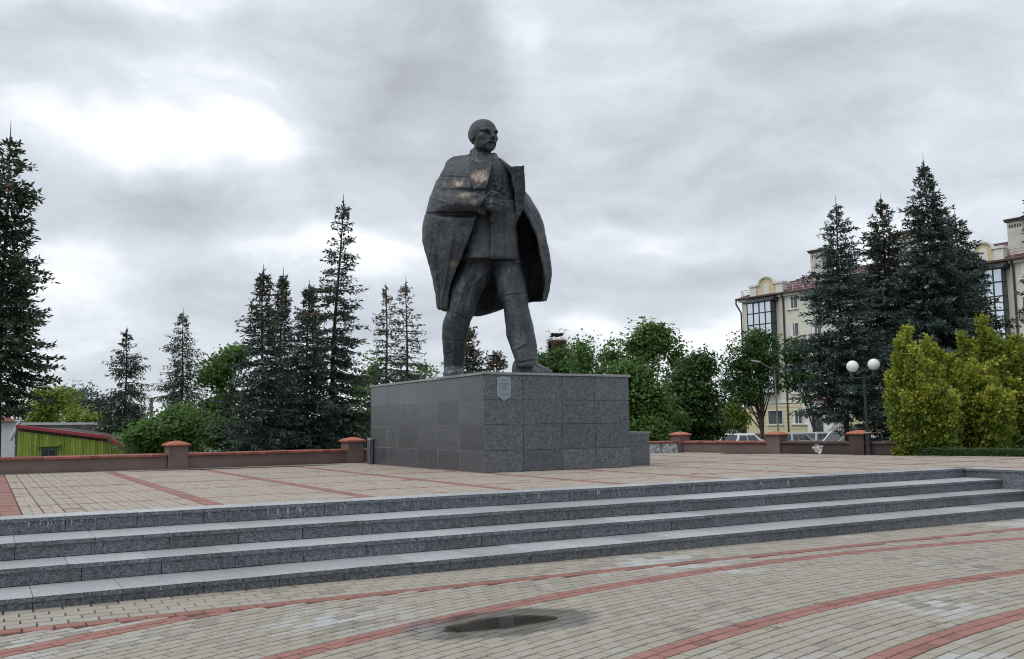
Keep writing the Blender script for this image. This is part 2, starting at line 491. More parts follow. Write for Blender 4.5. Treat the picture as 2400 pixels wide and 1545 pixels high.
# ------------------------------------------------------------------ lower square: concentric arcs of pavers
mb = MB()
p_ = [st(-40, -40), st(40, -40), st(40, 3.32), st(-40, 3.32)]
p_ = [np.array([q[0], q[1], gz(s_) - 0.011]) for q, s_ in zip(p_, (-40, 40, 40, -40))]
mb.prism(p_, (0, 0, -0.7))
square = tag(mb.build('lower_square', M_JOINT), kind='structure')
items = []
CC = np.array([5.4, -14.8])
red_r = (18.49, 16.80, 15.08, 13.90)
k = 0
r = 11.6
while r < 24.0:
    isred = any(-0.1 < r - q <= 0.1 for q in red_r)
    n = int(2 * math.pi * r / 0.2)
    off = (k % 2) * 0.5
    lim0, lim1 = math.radians(20), math.radians(160)
    for j in range(int(n * lim0 / (2 * math.pi)), int(n * lim1 / (2 * math.pi))):
        an = (j + off) * 2 * math.pi / n
        s_, t_ = CC[0] + r * math.cos(an), CC[1] + r * math.sin(an)
        if t_ > 2.36 or t_ < -4.6 or s_ < -6.5 or s_ > 14: continue
        w = st(s_, t_)
        ripple = 0.012 * math.sin(s_ * 1.3 + 1) * math.sin(t_ * 1.1)
        z = gz(s_) - 0.003 + rnd.gauss(0, 0.0012) + ripple * 0.0
        items.append((w[0], w[1], z, YAW + an - math.pi / 2 + rnd.gauss(0, .006), 2 * math.pi * r / n - 0.0085, 0.092, M_RED if isred else M_PAV))
    r += 0.1; k += 1
# straight courses along the foot of the steps
for kk in range(7):
    t_ = 2.44 + kk * 0.152
    if t_ > 3.36: break
    s_ = -7.0 + (kk % 2) * 0.105
    while s_ < 14:
        w = st(s_, t_)
        mt = M_RED2 if kk == 0 else M_PAV
        items.append((w[0], w[1], gz(s_) + rnd.gauss(0, 0.001), YAW + rnd.gauss(0, .004), 0.201, 0.143, mt))
        s_ += 0.21
lay(square, items, 300, 'pavers')

M_WATER = NT('rain_water')
fr = M_WATER.n('ShaderNodeFresnel'); fr.inputs[0].default_value = 1.33
tr = M_WATER.n('ShaderNodeBsdfTransparent'); tr.inputs[0].default_value = (0.5, 0.47, 0.42, 1)
gl = M_WATER.n('ShaderNodeBsdfGlossy'); gl.inputs['Roughness'].default_value = 0.02
mx = M_WATER.n('ShaderNodeMixShader')
M_WATER.l(M_WATER.math('MULTIPLY', fr.outputs[0], 0.9, clamp=True), mx.inputs[0]); M_WATER.l(tr.outputs[0], mx.inputs[1]); M_WATER.l(gl.outputs[0], mx.inputs[2])
M_WATER.l(mx.outputs[0], M_WATER.t.nodes['Material Output'].inputs[0])
M_WATER = M_WATER.m
def puddle(name, cs, ct, rs, rt, z, seed, slope=0.0):
    q = random.Random(seed); ph = [q.uniform(0, 6.28) for _ in range(6)]
    n = 72; pts = []
    for i in range(n):
        a_ = 2 * math.pi * i / n
        rr = 1 + sum(0.16 / (k_ + 1) * math.sin((k_ + 2) * a_ + ph[k_]) for k_ in range(6)) + q.uniform(-.02, .02)
        s_, t_ = cs + rs * rr * math.cos(a_), ct + rt * rr * math.sin(a_)
        p0 = st(s_, t_); pts.append((p0[0], p0[1], (z if z is not None else gz(s_) + 0.0035)))
    mb = MB(); mb.add(pts, [tuple(range(n))])
    return tag(mb.build(name, M_WATER), kind='structure')
puddle('puddle', 0.34, 0.83, 0.38, 0.20, gz(0.3) + 0.004, 3)

# ------------------------------------------------------------------ terrace
S_END = 12.06
NOSE = (5.0345, 4.368, 3.847, 3.2436)
RIS = 0.16
T_BACK = 16.05
mb = MB()
poly = [st(-14, NOSE[0] + 0.36), st(S_END + 0.36, NOSE[0] + 0.36), st(S_END + 0.36, 3.65), st(30, 3.65), st(30, 17.0), st(-14, 17.0)]
poly = [q + UP * -0.013 for q in poly]
mb.prism(poly, (0, 0, -1.5))
terrace = tag(mb.build('terrace', M_JOINT), kind='structure')
items = []
def tpav(s0, s1, t0, t1):
    ns = int(round((s1 - s0) / 0.2)); nt_ = int((t1 - t0) / 0.1)
    for i in range(ns):
        sc = s0 + (i + 0.5) * 0.2
        ks = round((sc + 2.72) / 1.92); isr = abs(sc + 2.72 - ks * 1.92) < 0.1
        for j in range(nt_):
            tc = t0 + (j + 0.5) * 0.1
            kt = round((tc - 6.68) / 1.92); isr2 = abs(tc - 6.68 - kt * 1.92) < 0.055
            mt = M_TRED if (isr or isr2) else M_TPAV
            if mt is M_TPAV and rnd.random() < 0.012: mt = M_TRED
            crown = 0.0
            w = st(sc, tc)
            if (i + j) % 2 == 0 or isr:
                items.append((w[0], w[1], rnd.gauss(0, 0.0012) + crown, YAW + rnd.gauss(0, .004), 0.185, 0.0925, mt))
            else:
                for d in (-0.05, 0.05):
                    w = st(sc + d, tc)
                    items.append((w[0], w[1], rnd.gauss(0, 0.0012) + crown, YAW + rnd.gauss(0, .006), 0.0895 if d < 0 else 0.0885, 0.0925, mt))
tpav(-6.62, 12.38, NOSE[0] + 0.385, T_BACK + 0.1)
tpav(12.38, 19.0, 3.675, T_BACK + 0.1)
lay(terrace, items, 300, 'pavers')
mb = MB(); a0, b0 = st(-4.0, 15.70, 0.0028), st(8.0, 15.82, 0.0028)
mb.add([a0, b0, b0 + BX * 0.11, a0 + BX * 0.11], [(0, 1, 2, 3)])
tag(mb.build('pale_strip', plain('pale_strip_grey', (0.42, 0.42, 0.41), 0.7, 0.35, 4)), kind='structure')  # flat pale strip on the paving along the back wall
puddle('puddle', 1.9, 15.28, 1.9, 0.30, 0.0035, 8)
puddle('puddle', 15.3, 13.9, 0.35, 0.8, 0.0035, 12)

# ------------------------------------------------------------------ steps
steps = empty('granite_steps', st(2, NOSE[3], -0.6))
tag(steps, 'four wide grey granite steps running across the square up to the terrace', 'steps')
PITCH_S = 0.665
mb = MB()
for i in range(4):      # mass behind the slabs
    s0, s1 = -9.0, S_END
    t0 = NOSE[i] + 0.055; t1 = NOSE[0] + 0.34
    mb.obox(st(s0, t0, -i * RIS - 0.043), AX * (s1 - s0), BX * ((NOSE[i - 1] + 0.05 - t0) if i else (t1 - t0)), UP * (-(1.2 - i * RIS)))
mb.build('step_core', M_JOINT, steps)
for i in range(4):
    ph = (0.10, 0.31, 0.05, 0.42)[i]
    s_ = -9.0 + ph
    while s_ < S_END - 0.02:
        L = min(PITCH_S, S_END - s_)
        if L < 0.05: break
        jt = rnd.gauss(0, .0015)
        tw = (NOSE[i - 1] - NOSE[i] + 0.028) if i else 0.37
        mb = MB()
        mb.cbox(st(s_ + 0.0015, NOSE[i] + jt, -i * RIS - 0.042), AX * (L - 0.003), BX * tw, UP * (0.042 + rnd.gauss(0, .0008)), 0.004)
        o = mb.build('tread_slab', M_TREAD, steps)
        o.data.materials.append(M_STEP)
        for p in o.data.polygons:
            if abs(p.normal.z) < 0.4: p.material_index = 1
        s_ += PITCH_S
    s_ = -9.0 + ph + (0.0 if i != 2 else 0.11)
    while s_ < S_END - 0.02:
        L = min(PITCH_S, S_END - s_)
        if L < 0.05: break
        zt = -i * RIS - 0.0445
        zb = -(i + 1) * RIS + 0.002 if i < 3 else -0.72
        mb = MB()
        mb.cbox(st(s_ + 0.002, NOSE[i] + 0.06, zb), AX * (L - 0.004), UP * (zt - zb), BX * (-0.032 + rnd.gauss(0, .0012)), 0.003)
        mb.build('riser_slab', M_RISER0 if i == 0 else M_STEP, steps)
        s_ += PITCH_S
# flank wall on the right, closing the steps
flank = empty('flank_wall', st(S_END, 4.2, -0.6))
tag(flank, 'low dark granite flank wall closing the right end of the steps', 'wall')
mb = MB()
mb.prism([st(S_END + 0.02, 3.20, -1.2), st(S_END + 0.4, 3.20, -1.2), st(S_END + 0.4, 5.06, -1.2), st(S_END + 0.02, 5.06, -1.2)], UP * 1.155)
mb.obox(st(S_END + 0.4, 3.24, -1.2), AX * 16, BX * 0.42, UP * 1.155)
mb.build('wall_core', M_JOINT, flank)
t_ = NOSE[0] + 0.03
while t_ > 3.25:
    L = min(0.66, t_ - 3.15)
    mb = MB(); mb.cbox(st(S_END + 0.03, t_ - L + 0.002, -0.70), BX * (L - 0.004), UP * 0.655, AX * -0.028, 0.003)
    mb.build('facing_slab', M_STEP, flank)
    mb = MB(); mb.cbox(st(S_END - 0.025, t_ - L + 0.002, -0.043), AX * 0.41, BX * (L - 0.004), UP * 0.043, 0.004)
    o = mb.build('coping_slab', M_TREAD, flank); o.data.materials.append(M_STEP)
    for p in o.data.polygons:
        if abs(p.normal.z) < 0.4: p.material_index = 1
    t_ -= 0.66
s_ = S_END + 0.39
while s_ < S_END + 14:
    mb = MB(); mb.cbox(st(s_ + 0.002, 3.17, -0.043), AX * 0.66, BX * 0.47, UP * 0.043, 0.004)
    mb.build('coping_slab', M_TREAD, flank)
    mb = MB(); mb.cbox(st(s_ + 0.002, 3.238, -0.72), AX * 0.66, UP * 0.675, BX * -0.028, 0.003)
    mb.build('facing_slab', M_STEP, flank)
    s_ += 0.664

# ------------------------------------------------------------------ pedestal
PC = np.array([-.5287, 16.6646, 0.0])
PW, PD, PH = 3.269, 5.655, 1.82
def pp(u, w, z=0.0): return PC + AX * u + BX * w + UP * z
ped = empty('statue_pedestal', pp(PW / 2, PD / 2))
tag(ped, 'large dark granite block pedestal under the statue', 'pedestal')
M_MORTAR = plain('pale_mortar', (0.21, 0.21, 0.205), 0.9, 0.35, 6)
mb = MB(); mb.obox(pp(0.0065, 0.022, -0.02), AX * (PW - 0.0285), BX * (PD - 0.044), UP * (PH - 0.05))
mb.build('mortar_core', M_MORTAR, ped)
ZR = (0.004, 0.394, 0.868, 1.315, 1.775)
UF = (0.0, 0.824, 1.69, 2.442, PW)
WL = (0.0, 0.999, 1.99, 2.971, 3.961, 4.62, PD)
g = 0.0035
for r_ in range(4):
    z0, z1 = ZR[r_] + g, ZR[r_ + 1] - g
    for c_ in range(4):
        for w0, dn in ((0.0226, -1), (PD - 0.0226, 1)):
            mb = MB(); mb.cbox(pp(UF[c_] + g, w0, z0), AX * (UF[c_ + 1] - UF[c_] - 2 * g), UP * (z1 - z0), BX * dn * (0.0226 + rnd.gauss(0, .0008)), 0.003)
            mb.build('granite_panel', M_PED, ped)
    for c_ in range(6):
        for u0, dn in ((0.0226, -1), (PW - 0.0226, 1)):
            gg = 0.007 if dn < 0 else g
            w0_, w1_ = WL[c_] + gg, WL[c_ + 1] - gg
            if c_ == 0: w0_ += 0.020
            if c_ == 5: w1_ -= 0.020
            mb = MB(); mb.cbox(pp(u0, w0_, z0), BX * (w1_ - w0_), UP * (z1 - z0), AX * dn * (0.0200 + rnd.gauss(0, .0010)), 0.003)
            mb.build('granite_panel', (M_PEDMIR if (r_ == 3 and c_ >= 2) else M_PEDPOL) if dn < 0 else M_PED, ped)
# coping slabs round the top
zc0 = 1.778
def cslab(u0, w0, u1, w1):
    mb = MB(); mb.cbox(pp(u0 + .0015, w0 + .0015, zc0), AX * (u1 - u0 - .003), BX * (w1 - w0 - .003), UP * (0.045 + rnd.gauss(0, .0006)), 0.004)
    mb.build('coping_slab', M_CAP, ped)
us = (-0.03, 0.62, 1.30, 1.95, 2.62, PW + 0.03); ws = (-0.03, 0.95, 1.9, 2.83, 3.77, 4.7, PD + 0.03)
for i in range(5):
    for j in range(6): cslab(us[i], ws[j], us[i + 1], ws[j + 1])
# lower wings behind the pedestal
for nm, lab, u0, u1, w0, w1, zt in (('pedestal_wing', 'low granite block joined to the right side of the pedestal', PW + 0.002, 4.11, 0.46, PD - 0.3, 0.685),
                                    ('pedestal_wing', 'narrow low granite block showing past the left rear of the pedestal', -0.10, -0.024, 5.42, 5.60, 0.60)):
    wg = empty(nm, pp((u0 + u1) / 2, (w0 + w1) / 2)); tag(wg, lab, 'block', 'low blocks beside the pedestal')
    mb = MB(); mb.obox(pp(u0, w0, -0.02), AX * (u1 - u0), BX * (w1 - w0), UP * (zt - 0.02)); mb.build('facing', M_PED, wg)
    mb = MB(); mb.cbox(pp(u0, w0 - 0.02, zt - 0.038), AX * (u1 - u0 + (0.02 if u0 > 0 else 0)), BX * (w1 - w0 + 0.04), UP * 0.045, 0.004); mb.build('coping_slab', M_CAP, wg)
# plaque
M_PLAQ = plain('plaque_metal', (0.22, 0.27, 0.30), 0.42, 0.06, 8, 0.5)
M_PLAQR = plain('plaque_rim', (0.30, 0.34, 0.37), 0.4, 0.06, 8, 0.5)
M_ENG = plain('engraved_marks', (0.06, 0.08, 0.095), 0.6, 0.1)
pl = empty('memorial_plaque', pp(0.42, -0.03, 1.55)); tag(pl, 'small grey shield-shaped plaque fixed high on the pedestal front', 'plaque')
def plq(u, z, y): return PC + AX * u + UP * z + BX * y
def shield(cx, zc_, w, h0, h1, k):
    pts = [(cx - w * k, zc_ - h0), (cx, zc_ - h0 - h1), (cx + w * k, zc_ - h0), (cx + w * k, zc_ + h0)]
    for i in range(1, 8):
        a_ = i / 8; pts.append((cx + w * k * (1 - 2 * a_), zc_ + h0 + 0.026 * math.sin(math.pi * a_)))
    pts.append((cx - w * k, zc_ + h0)); return pts
PU, PZ = 0.415, 1.555
mb = MB(); mb.prism([plq(u, z, -0.002) for u, z in shield(PU, PZ, 0.141, 0.165, 0.095, 1.0)], BX * -0.018); mb.build('rim', M_PLAQR, pl)
mb = MB(); mb.prism([plq(u, z, -0.0195) for u, z in shield(PU, PZ - 0.003, 0.128, 0.155, 0.088, 1.0)], BX * -0.003); mb.build('plate', M_PLAQ, pl)
q = random.Random(5)
for zz, hw, hh in ((0.113, 0.062, 0.007), (0.058, 0.078, 0.009), (0.026, 0.064, 0.012), (-0.028, 0.082, 0.012), (-0.054, 0.026, 0.009), (-0.146, 0.10, 0.006), (-0.168, 0.03, 0.005)):
    mb = MB(); u = PU - hw
    while u < PU + hw:
        wd_ = q.uniform(0.006, 0.011)
        if q.random() > 0.12: mb.obox(plq(u, PZ + zz, -0.0228), AX * wd_ * 0.72, UP * hh * q.uniform(.75, 1.1), BX * -0.0012)
        u += wd_
    mb.build('engraved_line', M_ENG, pl)
for sg in (-1, 1):
    mb = MB(); mb.prism([plq(PU + sg * u, z, -0.0228) for u, z in ((0.122, PZ + 0.06), (0.124, PZ + 0.055), (0.100, PZ + 0.03), (0.098, PZ + 0.034))], BX * -0.0012); mb.build('engraved_line', M_ENG, pl)

# ------------------------------------------------------------------ boundary walls with pillars
def plaster(name, col, peel=0.0, seed=0.0):
    m = NT(name)
    f = m.noise(1.6, 5, 0.65); fine = m.noise(55, 3, 0.7)
    c = m.ramp(f, [(0.3, tuple(q * 0.72 for q in col)), (0.7, tuple(q * 1.18 for q in col))])
    c = m.mix(0.3, c, m.ramp(fine, [(0.3, tuple(q * 0.6 for q in col)), (0.7, tuple(q * 1.35 for q in col))]))
    sp_ = m.n('ShaderNodeSeparateXYZ'); m.l(m.pos(), sp_.inputs[0])
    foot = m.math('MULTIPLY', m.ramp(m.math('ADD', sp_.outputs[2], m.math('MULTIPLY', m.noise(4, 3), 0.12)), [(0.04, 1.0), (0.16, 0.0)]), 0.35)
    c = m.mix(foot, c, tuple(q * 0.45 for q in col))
    if peel:
        pm_ = m.ramp(m.noise(5.5, 5, 0.6, dist=0.6), [(0.5 - peel * 0.2, 0.0), (0.53 - peel * 0.2, 1.0)])
        c = m.mix(pm_, c, m.ramp(m.noise(11, 3), [(0.4, (0.30, 0.30, 0.30)), (0.6, (0.62, 0.64, 0.66))]))
    m.set(c, 0.9, 0.2); m.bump(fine, 0.5, 0.01)
    return m.m
M_PLAS = plaster('mauve_render', (0.170, 0.128, 0.118))
M_PLASD = plaster('dark_render', (0.075, 0.058, 0.055))
M_PEEL = plaster('peeling_render', (0.19, 0.175, 0.165), 0.5)
def coptile(name, col):
    m = NT(name); r_ = orand(m)
    c = m.ramp(r_, [(0, tuple(q * 0.72 for q in col)), (0.5, col), (1, tuple(q * 1.25 for q in col))])
    c = m.mix(m.math('MULTIPLY', m.ramp(m.noise(9, 5, 0.7), [(0.5, 0.0), (0.7, 1.0)]), 0.55), c, (0.10, 0.07, 0.06))
    m.set(c, 0.62, 0.4); m.bump(m.noise(40, 3), 0.3, 0.006); return m.m
M_COP = coptile('red_brick_coping', (0.27, 0.085, 0.062))
M_COPD = coptile('dark_coping', (0.085, 0.05, 0.045))
M_PCAP = coptile('orange_clay_cap', (0.40, 0.125, 0.07))

def wall(name, label, A_, B_, h=0.275, th=0.24, mat=None, cop=None, tile=0.176, skip=()):
    A_ = np.asarray(A_, float); B_ = np.asarray(B_, float)
    d = B_ - A_; L = np.linalg.norm(d[:2]); e = np.array([d[0], d[1], 0]) / L; n_ = np.array([e[1], -e[0], 0])
    w = empty(name, (A_ + B_) / 2); tag(w, label, 'wall', 'low rendered walls round the terrace')
    mb = MB(); mb.obox(A_ - n_ * th / 2 - UP * 0.9, e * L, n_ * th, UP * (h + 0.9)); mb.build('rendered_wall', mat or M_PLAS, w)
    x = 0.0; me = None
    k = 0
    while x < L - 0.02:
        l_ = min(tile * (2 if rnd.random() < 0.09 else 1), L - x)
        if (k not in skip) and l_ > 0.03:
            mb = MB()
            o_ = A_ + e * (x + 0.004) - n_ * (th / 2 + 0.045) + UP * (h + 0.002 + abs(rnd.gauss(0, .003)))
            sl = 0.045
            prof = [np.array([0, 0, 0]), n_ * (th + 0.09), n_ * (th + 0.09) + UP * sl, n_ * (th / 2 + 0.045) + UP * (sl + 0.022), UP * sl]
            mb.prism([o_ + p0 for p0 in prof], e * (l_ - 0.008)); mb.build('coping_tile', cop or M_COP, w)
        x += l_; k += 1
    return w
def pillar(label, p, yaw, h=0.50, wd_=0.40, mat=None):
    p = np.asarray(p, float); e = np.array([math.cos(yaw), math.sin(yaw), 0]); n_ = np.array([-math.sin(yaw), math.cos(yaw), 0])
    w = empty('wall_pillar', p); tag(w, label, 'pillar', 'pillars of the low terrace wall')
    mb = MB(); mb.obox(p - e * wd_ / 2 - n_ * wd_ / 2 - UP * 0.9, e * wd_, n_ * wd_, UP * (h + 0.9)); mb.build('shaft', mat or M_PLAS, w)
    mb = MB(); k = wd_ / 2 + 0.05
    def ring(k_, z): return np.array([p + e * sx * k_ + n_ * sy * k_ + UP * z for sx, sy in ((-1, -1), (1, -1), (1, 1), (-1, 1))])
    mb.loft([ring(k - .008, h + 0.001), ring(k, h + 0.006), ring(k, h + 0.035), ring(k * 0.55, h + 0.085), ring(0.03, h + 0.112)]); mb.build('clay_cap', M_PCAP, w)
    return w
W0, W1, W2 = st(-12.0, 16.3), st(0.65, 15.95), st(4.80, 16.30)
W3, W4 = st(9.3, 16.4), st(15.2, 16.46)
W5, W6, W7 = st(16.0, 13.33), st(16.5, 10.95), st(16.80, 9.65)
def inset(A_, B_, k):
    d = (B_ - A_) / np.linalg.norm(B_ - A_); return A_ + d * k, B_ - d * k
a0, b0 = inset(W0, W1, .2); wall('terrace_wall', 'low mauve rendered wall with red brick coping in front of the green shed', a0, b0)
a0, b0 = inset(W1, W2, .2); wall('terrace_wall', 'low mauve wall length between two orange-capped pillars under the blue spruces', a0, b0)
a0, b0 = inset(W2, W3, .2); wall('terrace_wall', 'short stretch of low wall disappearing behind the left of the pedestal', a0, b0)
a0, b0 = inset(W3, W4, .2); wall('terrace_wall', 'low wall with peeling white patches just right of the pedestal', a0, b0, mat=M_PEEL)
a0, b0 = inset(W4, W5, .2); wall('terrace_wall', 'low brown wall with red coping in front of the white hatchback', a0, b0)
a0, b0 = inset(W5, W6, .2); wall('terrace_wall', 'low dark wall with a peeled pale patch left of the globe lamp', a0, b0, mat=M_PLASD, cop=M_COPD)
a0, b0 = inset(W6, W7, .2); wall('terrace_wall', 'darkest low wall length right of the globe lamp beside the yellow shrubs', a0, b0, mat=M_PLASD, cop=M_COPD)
yw = math.atan2((W2 - W1)[1], (W2 - W1)[0])
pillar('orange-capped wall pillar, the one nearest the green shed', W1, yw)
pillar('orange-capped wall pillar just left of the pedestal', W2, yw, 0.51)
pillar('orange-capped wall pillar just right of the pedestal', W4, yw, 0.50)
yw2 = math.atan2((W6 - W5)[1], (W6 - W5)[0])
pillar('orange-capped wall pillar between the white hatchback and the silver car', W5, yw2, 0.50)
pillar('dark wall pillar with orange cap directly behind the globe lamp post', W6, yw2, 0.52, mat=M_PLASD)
# peeled render patch on the dark wall
pa = (W5 * 0.47 + W6 * 0.53); e_ = (W6 - W5) / np.linalg.norm(W6 - W5); n_ = np.array([e_[1], -e_[0], 0])
if n_[1] > 0: n_ = -n_
M_PATCH = plaster('peeled_patch', (0.085, 0.07, 0.066), 0.25)
mb = MB(); q = random.Random(2)
pts = []
for i in range(18):
    a_ = 2 * math.pi * i / 18; rr = q.uniform(.55, 1.25)
    pts.append(pa + n_ * 0.1215 + e_ * 0.15 * rr * math.cos(a_) + UP * (0.17 + 0.145 * rr * math.sin(a_)))
mb.prism(pts, n_ * 0.002)
wl = [o for o in bpy.data.objects if o.get('label', '').startswith('low dark wall with a peeled')][0]
mb.build('peeled_patch', M_PATCH, wl)
# ------------------------------------------------------------------ statue
D0 = 18.6
def S(px, py, d): return atd(px, py, D0 + d)
def surface_nets(Fd, org, h):
    """mesh of the zero level of a sampled distance field (negative inside)"""
    n = np.array(Fd.shape); ins = Fd < 0
    acc = np.zeros((*(n - 1), 3)); cnt = np.zeros(n - 1)
    for ax in range(3):
        o1 = [(ax + 1) % 3, (ax + 2) % 3]
        for d1 in (0, 1):
            for d2 in (0, 1):
                sl0 = [slice(0, n[k] - 1) for k in range(3)]
                sl0[o1[0]] = slice(d1, n[o1[0]] - 1 + d1); sl0[o1[1]] = slice(d2, n[o1[1]] - 1 + d2)
                sl1 = list(sl0); sl1[ax] = slice(1, n[ax])
                A_, B_ = Fd[tuple(sl0)], Fd[tuple(sl1)]
                cr_ = (A_ < 0) != (B_ < 0)
                t_ = np.where(cr_, A_ / np.where(A_ - B_ == 0, 1, A_ - B_), 0)
                acc[..., ax] += np.where(cr_, t_, 0); acc[..., o1[0]] += np.where(cr_, d1, 0); acc[..., o1[1]] += np.where(cr_, d2, 0)
                cnt += cr_
    act = cnt > 0
    idx = -np.ones(act.shape, int); idx[act] = np.arange(act.sum())
    base = np.argwhere(act)
    V = org + (base + acc[act] / cnt[act][:, None]) * h
    faces = []
    for ax in range(3):
        b_, c_ = (ax + 1) % 3, (ax + 2) % 3
        sl0 = [slice(None)] * 3; sl1 = [slice(None)] * 3
        sl0[ax] = slice(0, n[ax] - 1); sl1[ax] = slice(1, n[ax])
        for k in (b_, c_):
            sl0[k] = slice(1, n[k] - 1); sl1[k] = slice(1, n[k] - 1)
        i0, i1 = ins[tuple(sl0)], ins[tuple(sl1)]
        w = np.argwhere(i0 != i1)
        if len(w) == 0: continue
        flip = i1[tuple(w.T)]
        w = w.copy(); w[:, b_] += 1; w[:, c_] += 1
        def cell(db, dc):
            q = w.copy(); q[:, b_] -= db; q[:, c_] -= dc; return idx[tuple(q.T)]
        quad = np.stack([cell(1, 1), cell(0, 1), cell(0, 0), cell(1, 0)], 1)
        quad[flip] = quad[flip][:, ::-1]
        faces.append(quad)
    return V, np.vstack(faces)
def sminf(a_, b_, k):
    h_ = np.clip(0.5 + 0.5 * (b_ - a_) / k, 0, 1); return b_ * (1 - h_) + a_ * h_ - k * h_ * (1 - h_)
def smaxf(a_, b_, k): return -sminf(-a_, -b_, k)
def ell(P, c, r):
    q = (P - np.array(c)) / np.array(r); k0 = np.linalg.norm(q, axis=-1); k1 = np.linalg.norm(q / np.array(r), axis=-1)
    return k0 * (k0 - 1) / np.maximum(k1, 1e-6)
def cap(P, a_, b_, ra, rb=None):
    rb = ra if rb is None else rb
    a_ = np.array(a_, float); b_ = np.array(b_, float); d = b_ - a_
    t_ = np.clip(((P - a_) @ d) / (d @ d), 0, 1)
    return np.linalg.norm(P - a_ - t_[..., None] * d, axis=-1) - (ra + (rb - ra) * t_)
def grid(lo, hi, h):
    ax = [np.arange(lo[k], hi[k] + h, h) for k in range(3)]
    return np.stack(np.meshgrid(*ax, indexing='ij'), -1)

# --- head (x across the face, y out of the face, z up)
h_ = 0.0095
lo = np.array([-.36, -.47, -.66]); hi = np.array([.36, .47, .42])
P = grid(lo, hi, h_)
f_ = ell(P, (0, -.055, .10), (.262, .325, .245))
f_ = sminf(f_, ell(P, (0, .045, .02), (.235, .255, .27)), .05)
f_ = sminf(f_, ell(P, (0, .07, -.14), (.228, .205, .20)), .06)
f_ = sminf(f_, ell(P, (0, .125, -.255), (.165, .135, .095)), .06)
for sx in (-1, 1):
    f_ = sminf(f_, ell(P, (sx * .155, .165, -.075), (.075, .07, .06)), .04)           # cheekbone
    f_ = smaxf(f_, -ell(P, (sx * .108, .315, -.010), (.090, .105, .056)), .015)          # eye socket
    f_ = sminf(f_, cap(P, (sx * .03, .286, .038), (sx * .125, .274, .062), .031, .028), .010)  # brow
    f_ = sminf(f_, cap(P, (sx * .125, .274, .062), (sx * .205, .200, .052), .028, .018), .012)
    f_ = sminf(f_, ell(P, (sx * .105, .222, -.016), (.05, .042, .028)), .006)             # eye
    f_ = sminf(f_, cap(P, (sx * .055, .262, -.048), (sx * .155, .215, -.043), .012), .02)  # lower lid
    f_ = sminf(f_, ell(P, (sx * .262, -.045, -.04), (.032, .065, .10)), .02)            # ear
    f_ = smaxf(f_, -ell(P, (sx * .292, -.02, -.03), (.022, .03, .055)), .01)
    f_ = sminf(f_, ell(P, (sx * .045, .305, -.122), (.032, .038, .027)), .015)           # nostril wing
f_ = sminf(f_, cap(P, (0, .278, .035), (0, .355, -.10), .031, .044), .015)               # nose
f_ = sminf(f_, cap(P, (0, .345, -.10), (0, .30, -.125), .038, .03), .015)
for sx in (-1, 1):
    f_ = smaxf(f_, -cap(P, (sx * .07, .325, -.16), (sx * .16, .25, -.245), .006), .02)
    f_ = sminf(f_, cap(P, (0, .305, -.172), (sx * .075, .285, -.187), .032, .032), .01)      # moustache
    f_ = sminf(f_, cap(P, (sx * .075, .285, -.187), (sx * .15, .215, -.235), .031, .012), .01)
f_ = smaxf(f_, -cap(P, (-.085, .305, -.224), (.085, .305, -.224), .022), .010)                # mouth line
f_ = sminf(f_, cap(P, (-.055, .262, -.252), (.055, .262, -.252), .026), .008)
f_ = smaxf(f_, -cap(P, (-.06, .305, -.288), (.06, .305, -.288), .022), .015)
f_ = sminf(f_, ell(P, (0, .205, -.305), (.095, .075, .068)), .04)                          # chin beard
f_ = sminf(f_, cap(P, (0, .20, -.325), (0, .185, -.352), .055, .03), .03)
f_ = sminf(f_, cap(P, (0, -.06, -.15), (0, -.07, -.62), .165, .185), .045)                    # neck
# hair fringe round the back and temples, slightly proud
hair = ell(P, (0, -.075, .04), (.278, .318, .25))
hair = smaxf(hair, (P[..., 1] - .03 + .35 * (P[..., 2] - .02)), .02)
hair = smaxf(hair, (P[..., 2] - .19), .05)
f_ = sminf(f_, hair, .012)
hv, hf = surface_nets(f_, lo, h_)
YH = math.radians(36)
fw = np.array([math.sin(YH), -math.cos(YH), -0.05]); lx = np.array([math.cos(YH), math.sin(YH), 0.04])
uz = np.cross(lx, fw); uz = -uz if uz[2] < 0 else uz
HC = S(1134, 318, -0.12)
HK = 1.0
hvw = HC + HK * (hv[:, :1] * lx + hv[:, 1:2] * fw + hv[:, 2:3] * uz)

# --- fist closed on the cloak edge
lo = np.array([-.52, -.34, -.3]); hi = np.array([.33, .34, .32]); h2 = 0.0095
P = grid(lo, hi, h2)
f_ = ell(P, (-.02, 0, .0), (.155, .12, .175))
f_ = sminf(f_, cap(P, (-.05, .02, 0), (-.33, .06, .02), .13, .15), .04)
for i in range(4):
    zz = .135 - .083 * i; k = (1.0, 1.08, 1.02, .86)[i]
    a0, a1, a2 = (.115 * k, .0, zz), (.155 * k, -.125, zz - .012), (.02, -.195, zz - .022)
    f_ = sminf(f_, cap(P, a0, a1, .046, .043), .012)
    f_ = sminf(f_, cap(P, a1, a2, .043, .038), .008)
    f_ = sminf(f_, cap(P, a2, (-.045, -.14, zz - .02), .036, .032), .008)
f_ = sminf(f_, cap(P, (-.10, -.07, .10), (-.02, -.17, .17), .052, .046), .015)
f_ = sminf(f_, cap(P, (-.02, -.17, .17), (.085, -.205, .16), .044, .034), .01)
fv, ff = surface_nets(f_, lo, h2)
FC = S(1153, 476, -0.78)
ca, sa = math.cos(math.radians(12)), math.sin(math.radians(12))
fvw = FC + fv @ np.array([[ca, sa * 0.3, -sa], [0, 1, 0], [sa, 0, ca]])

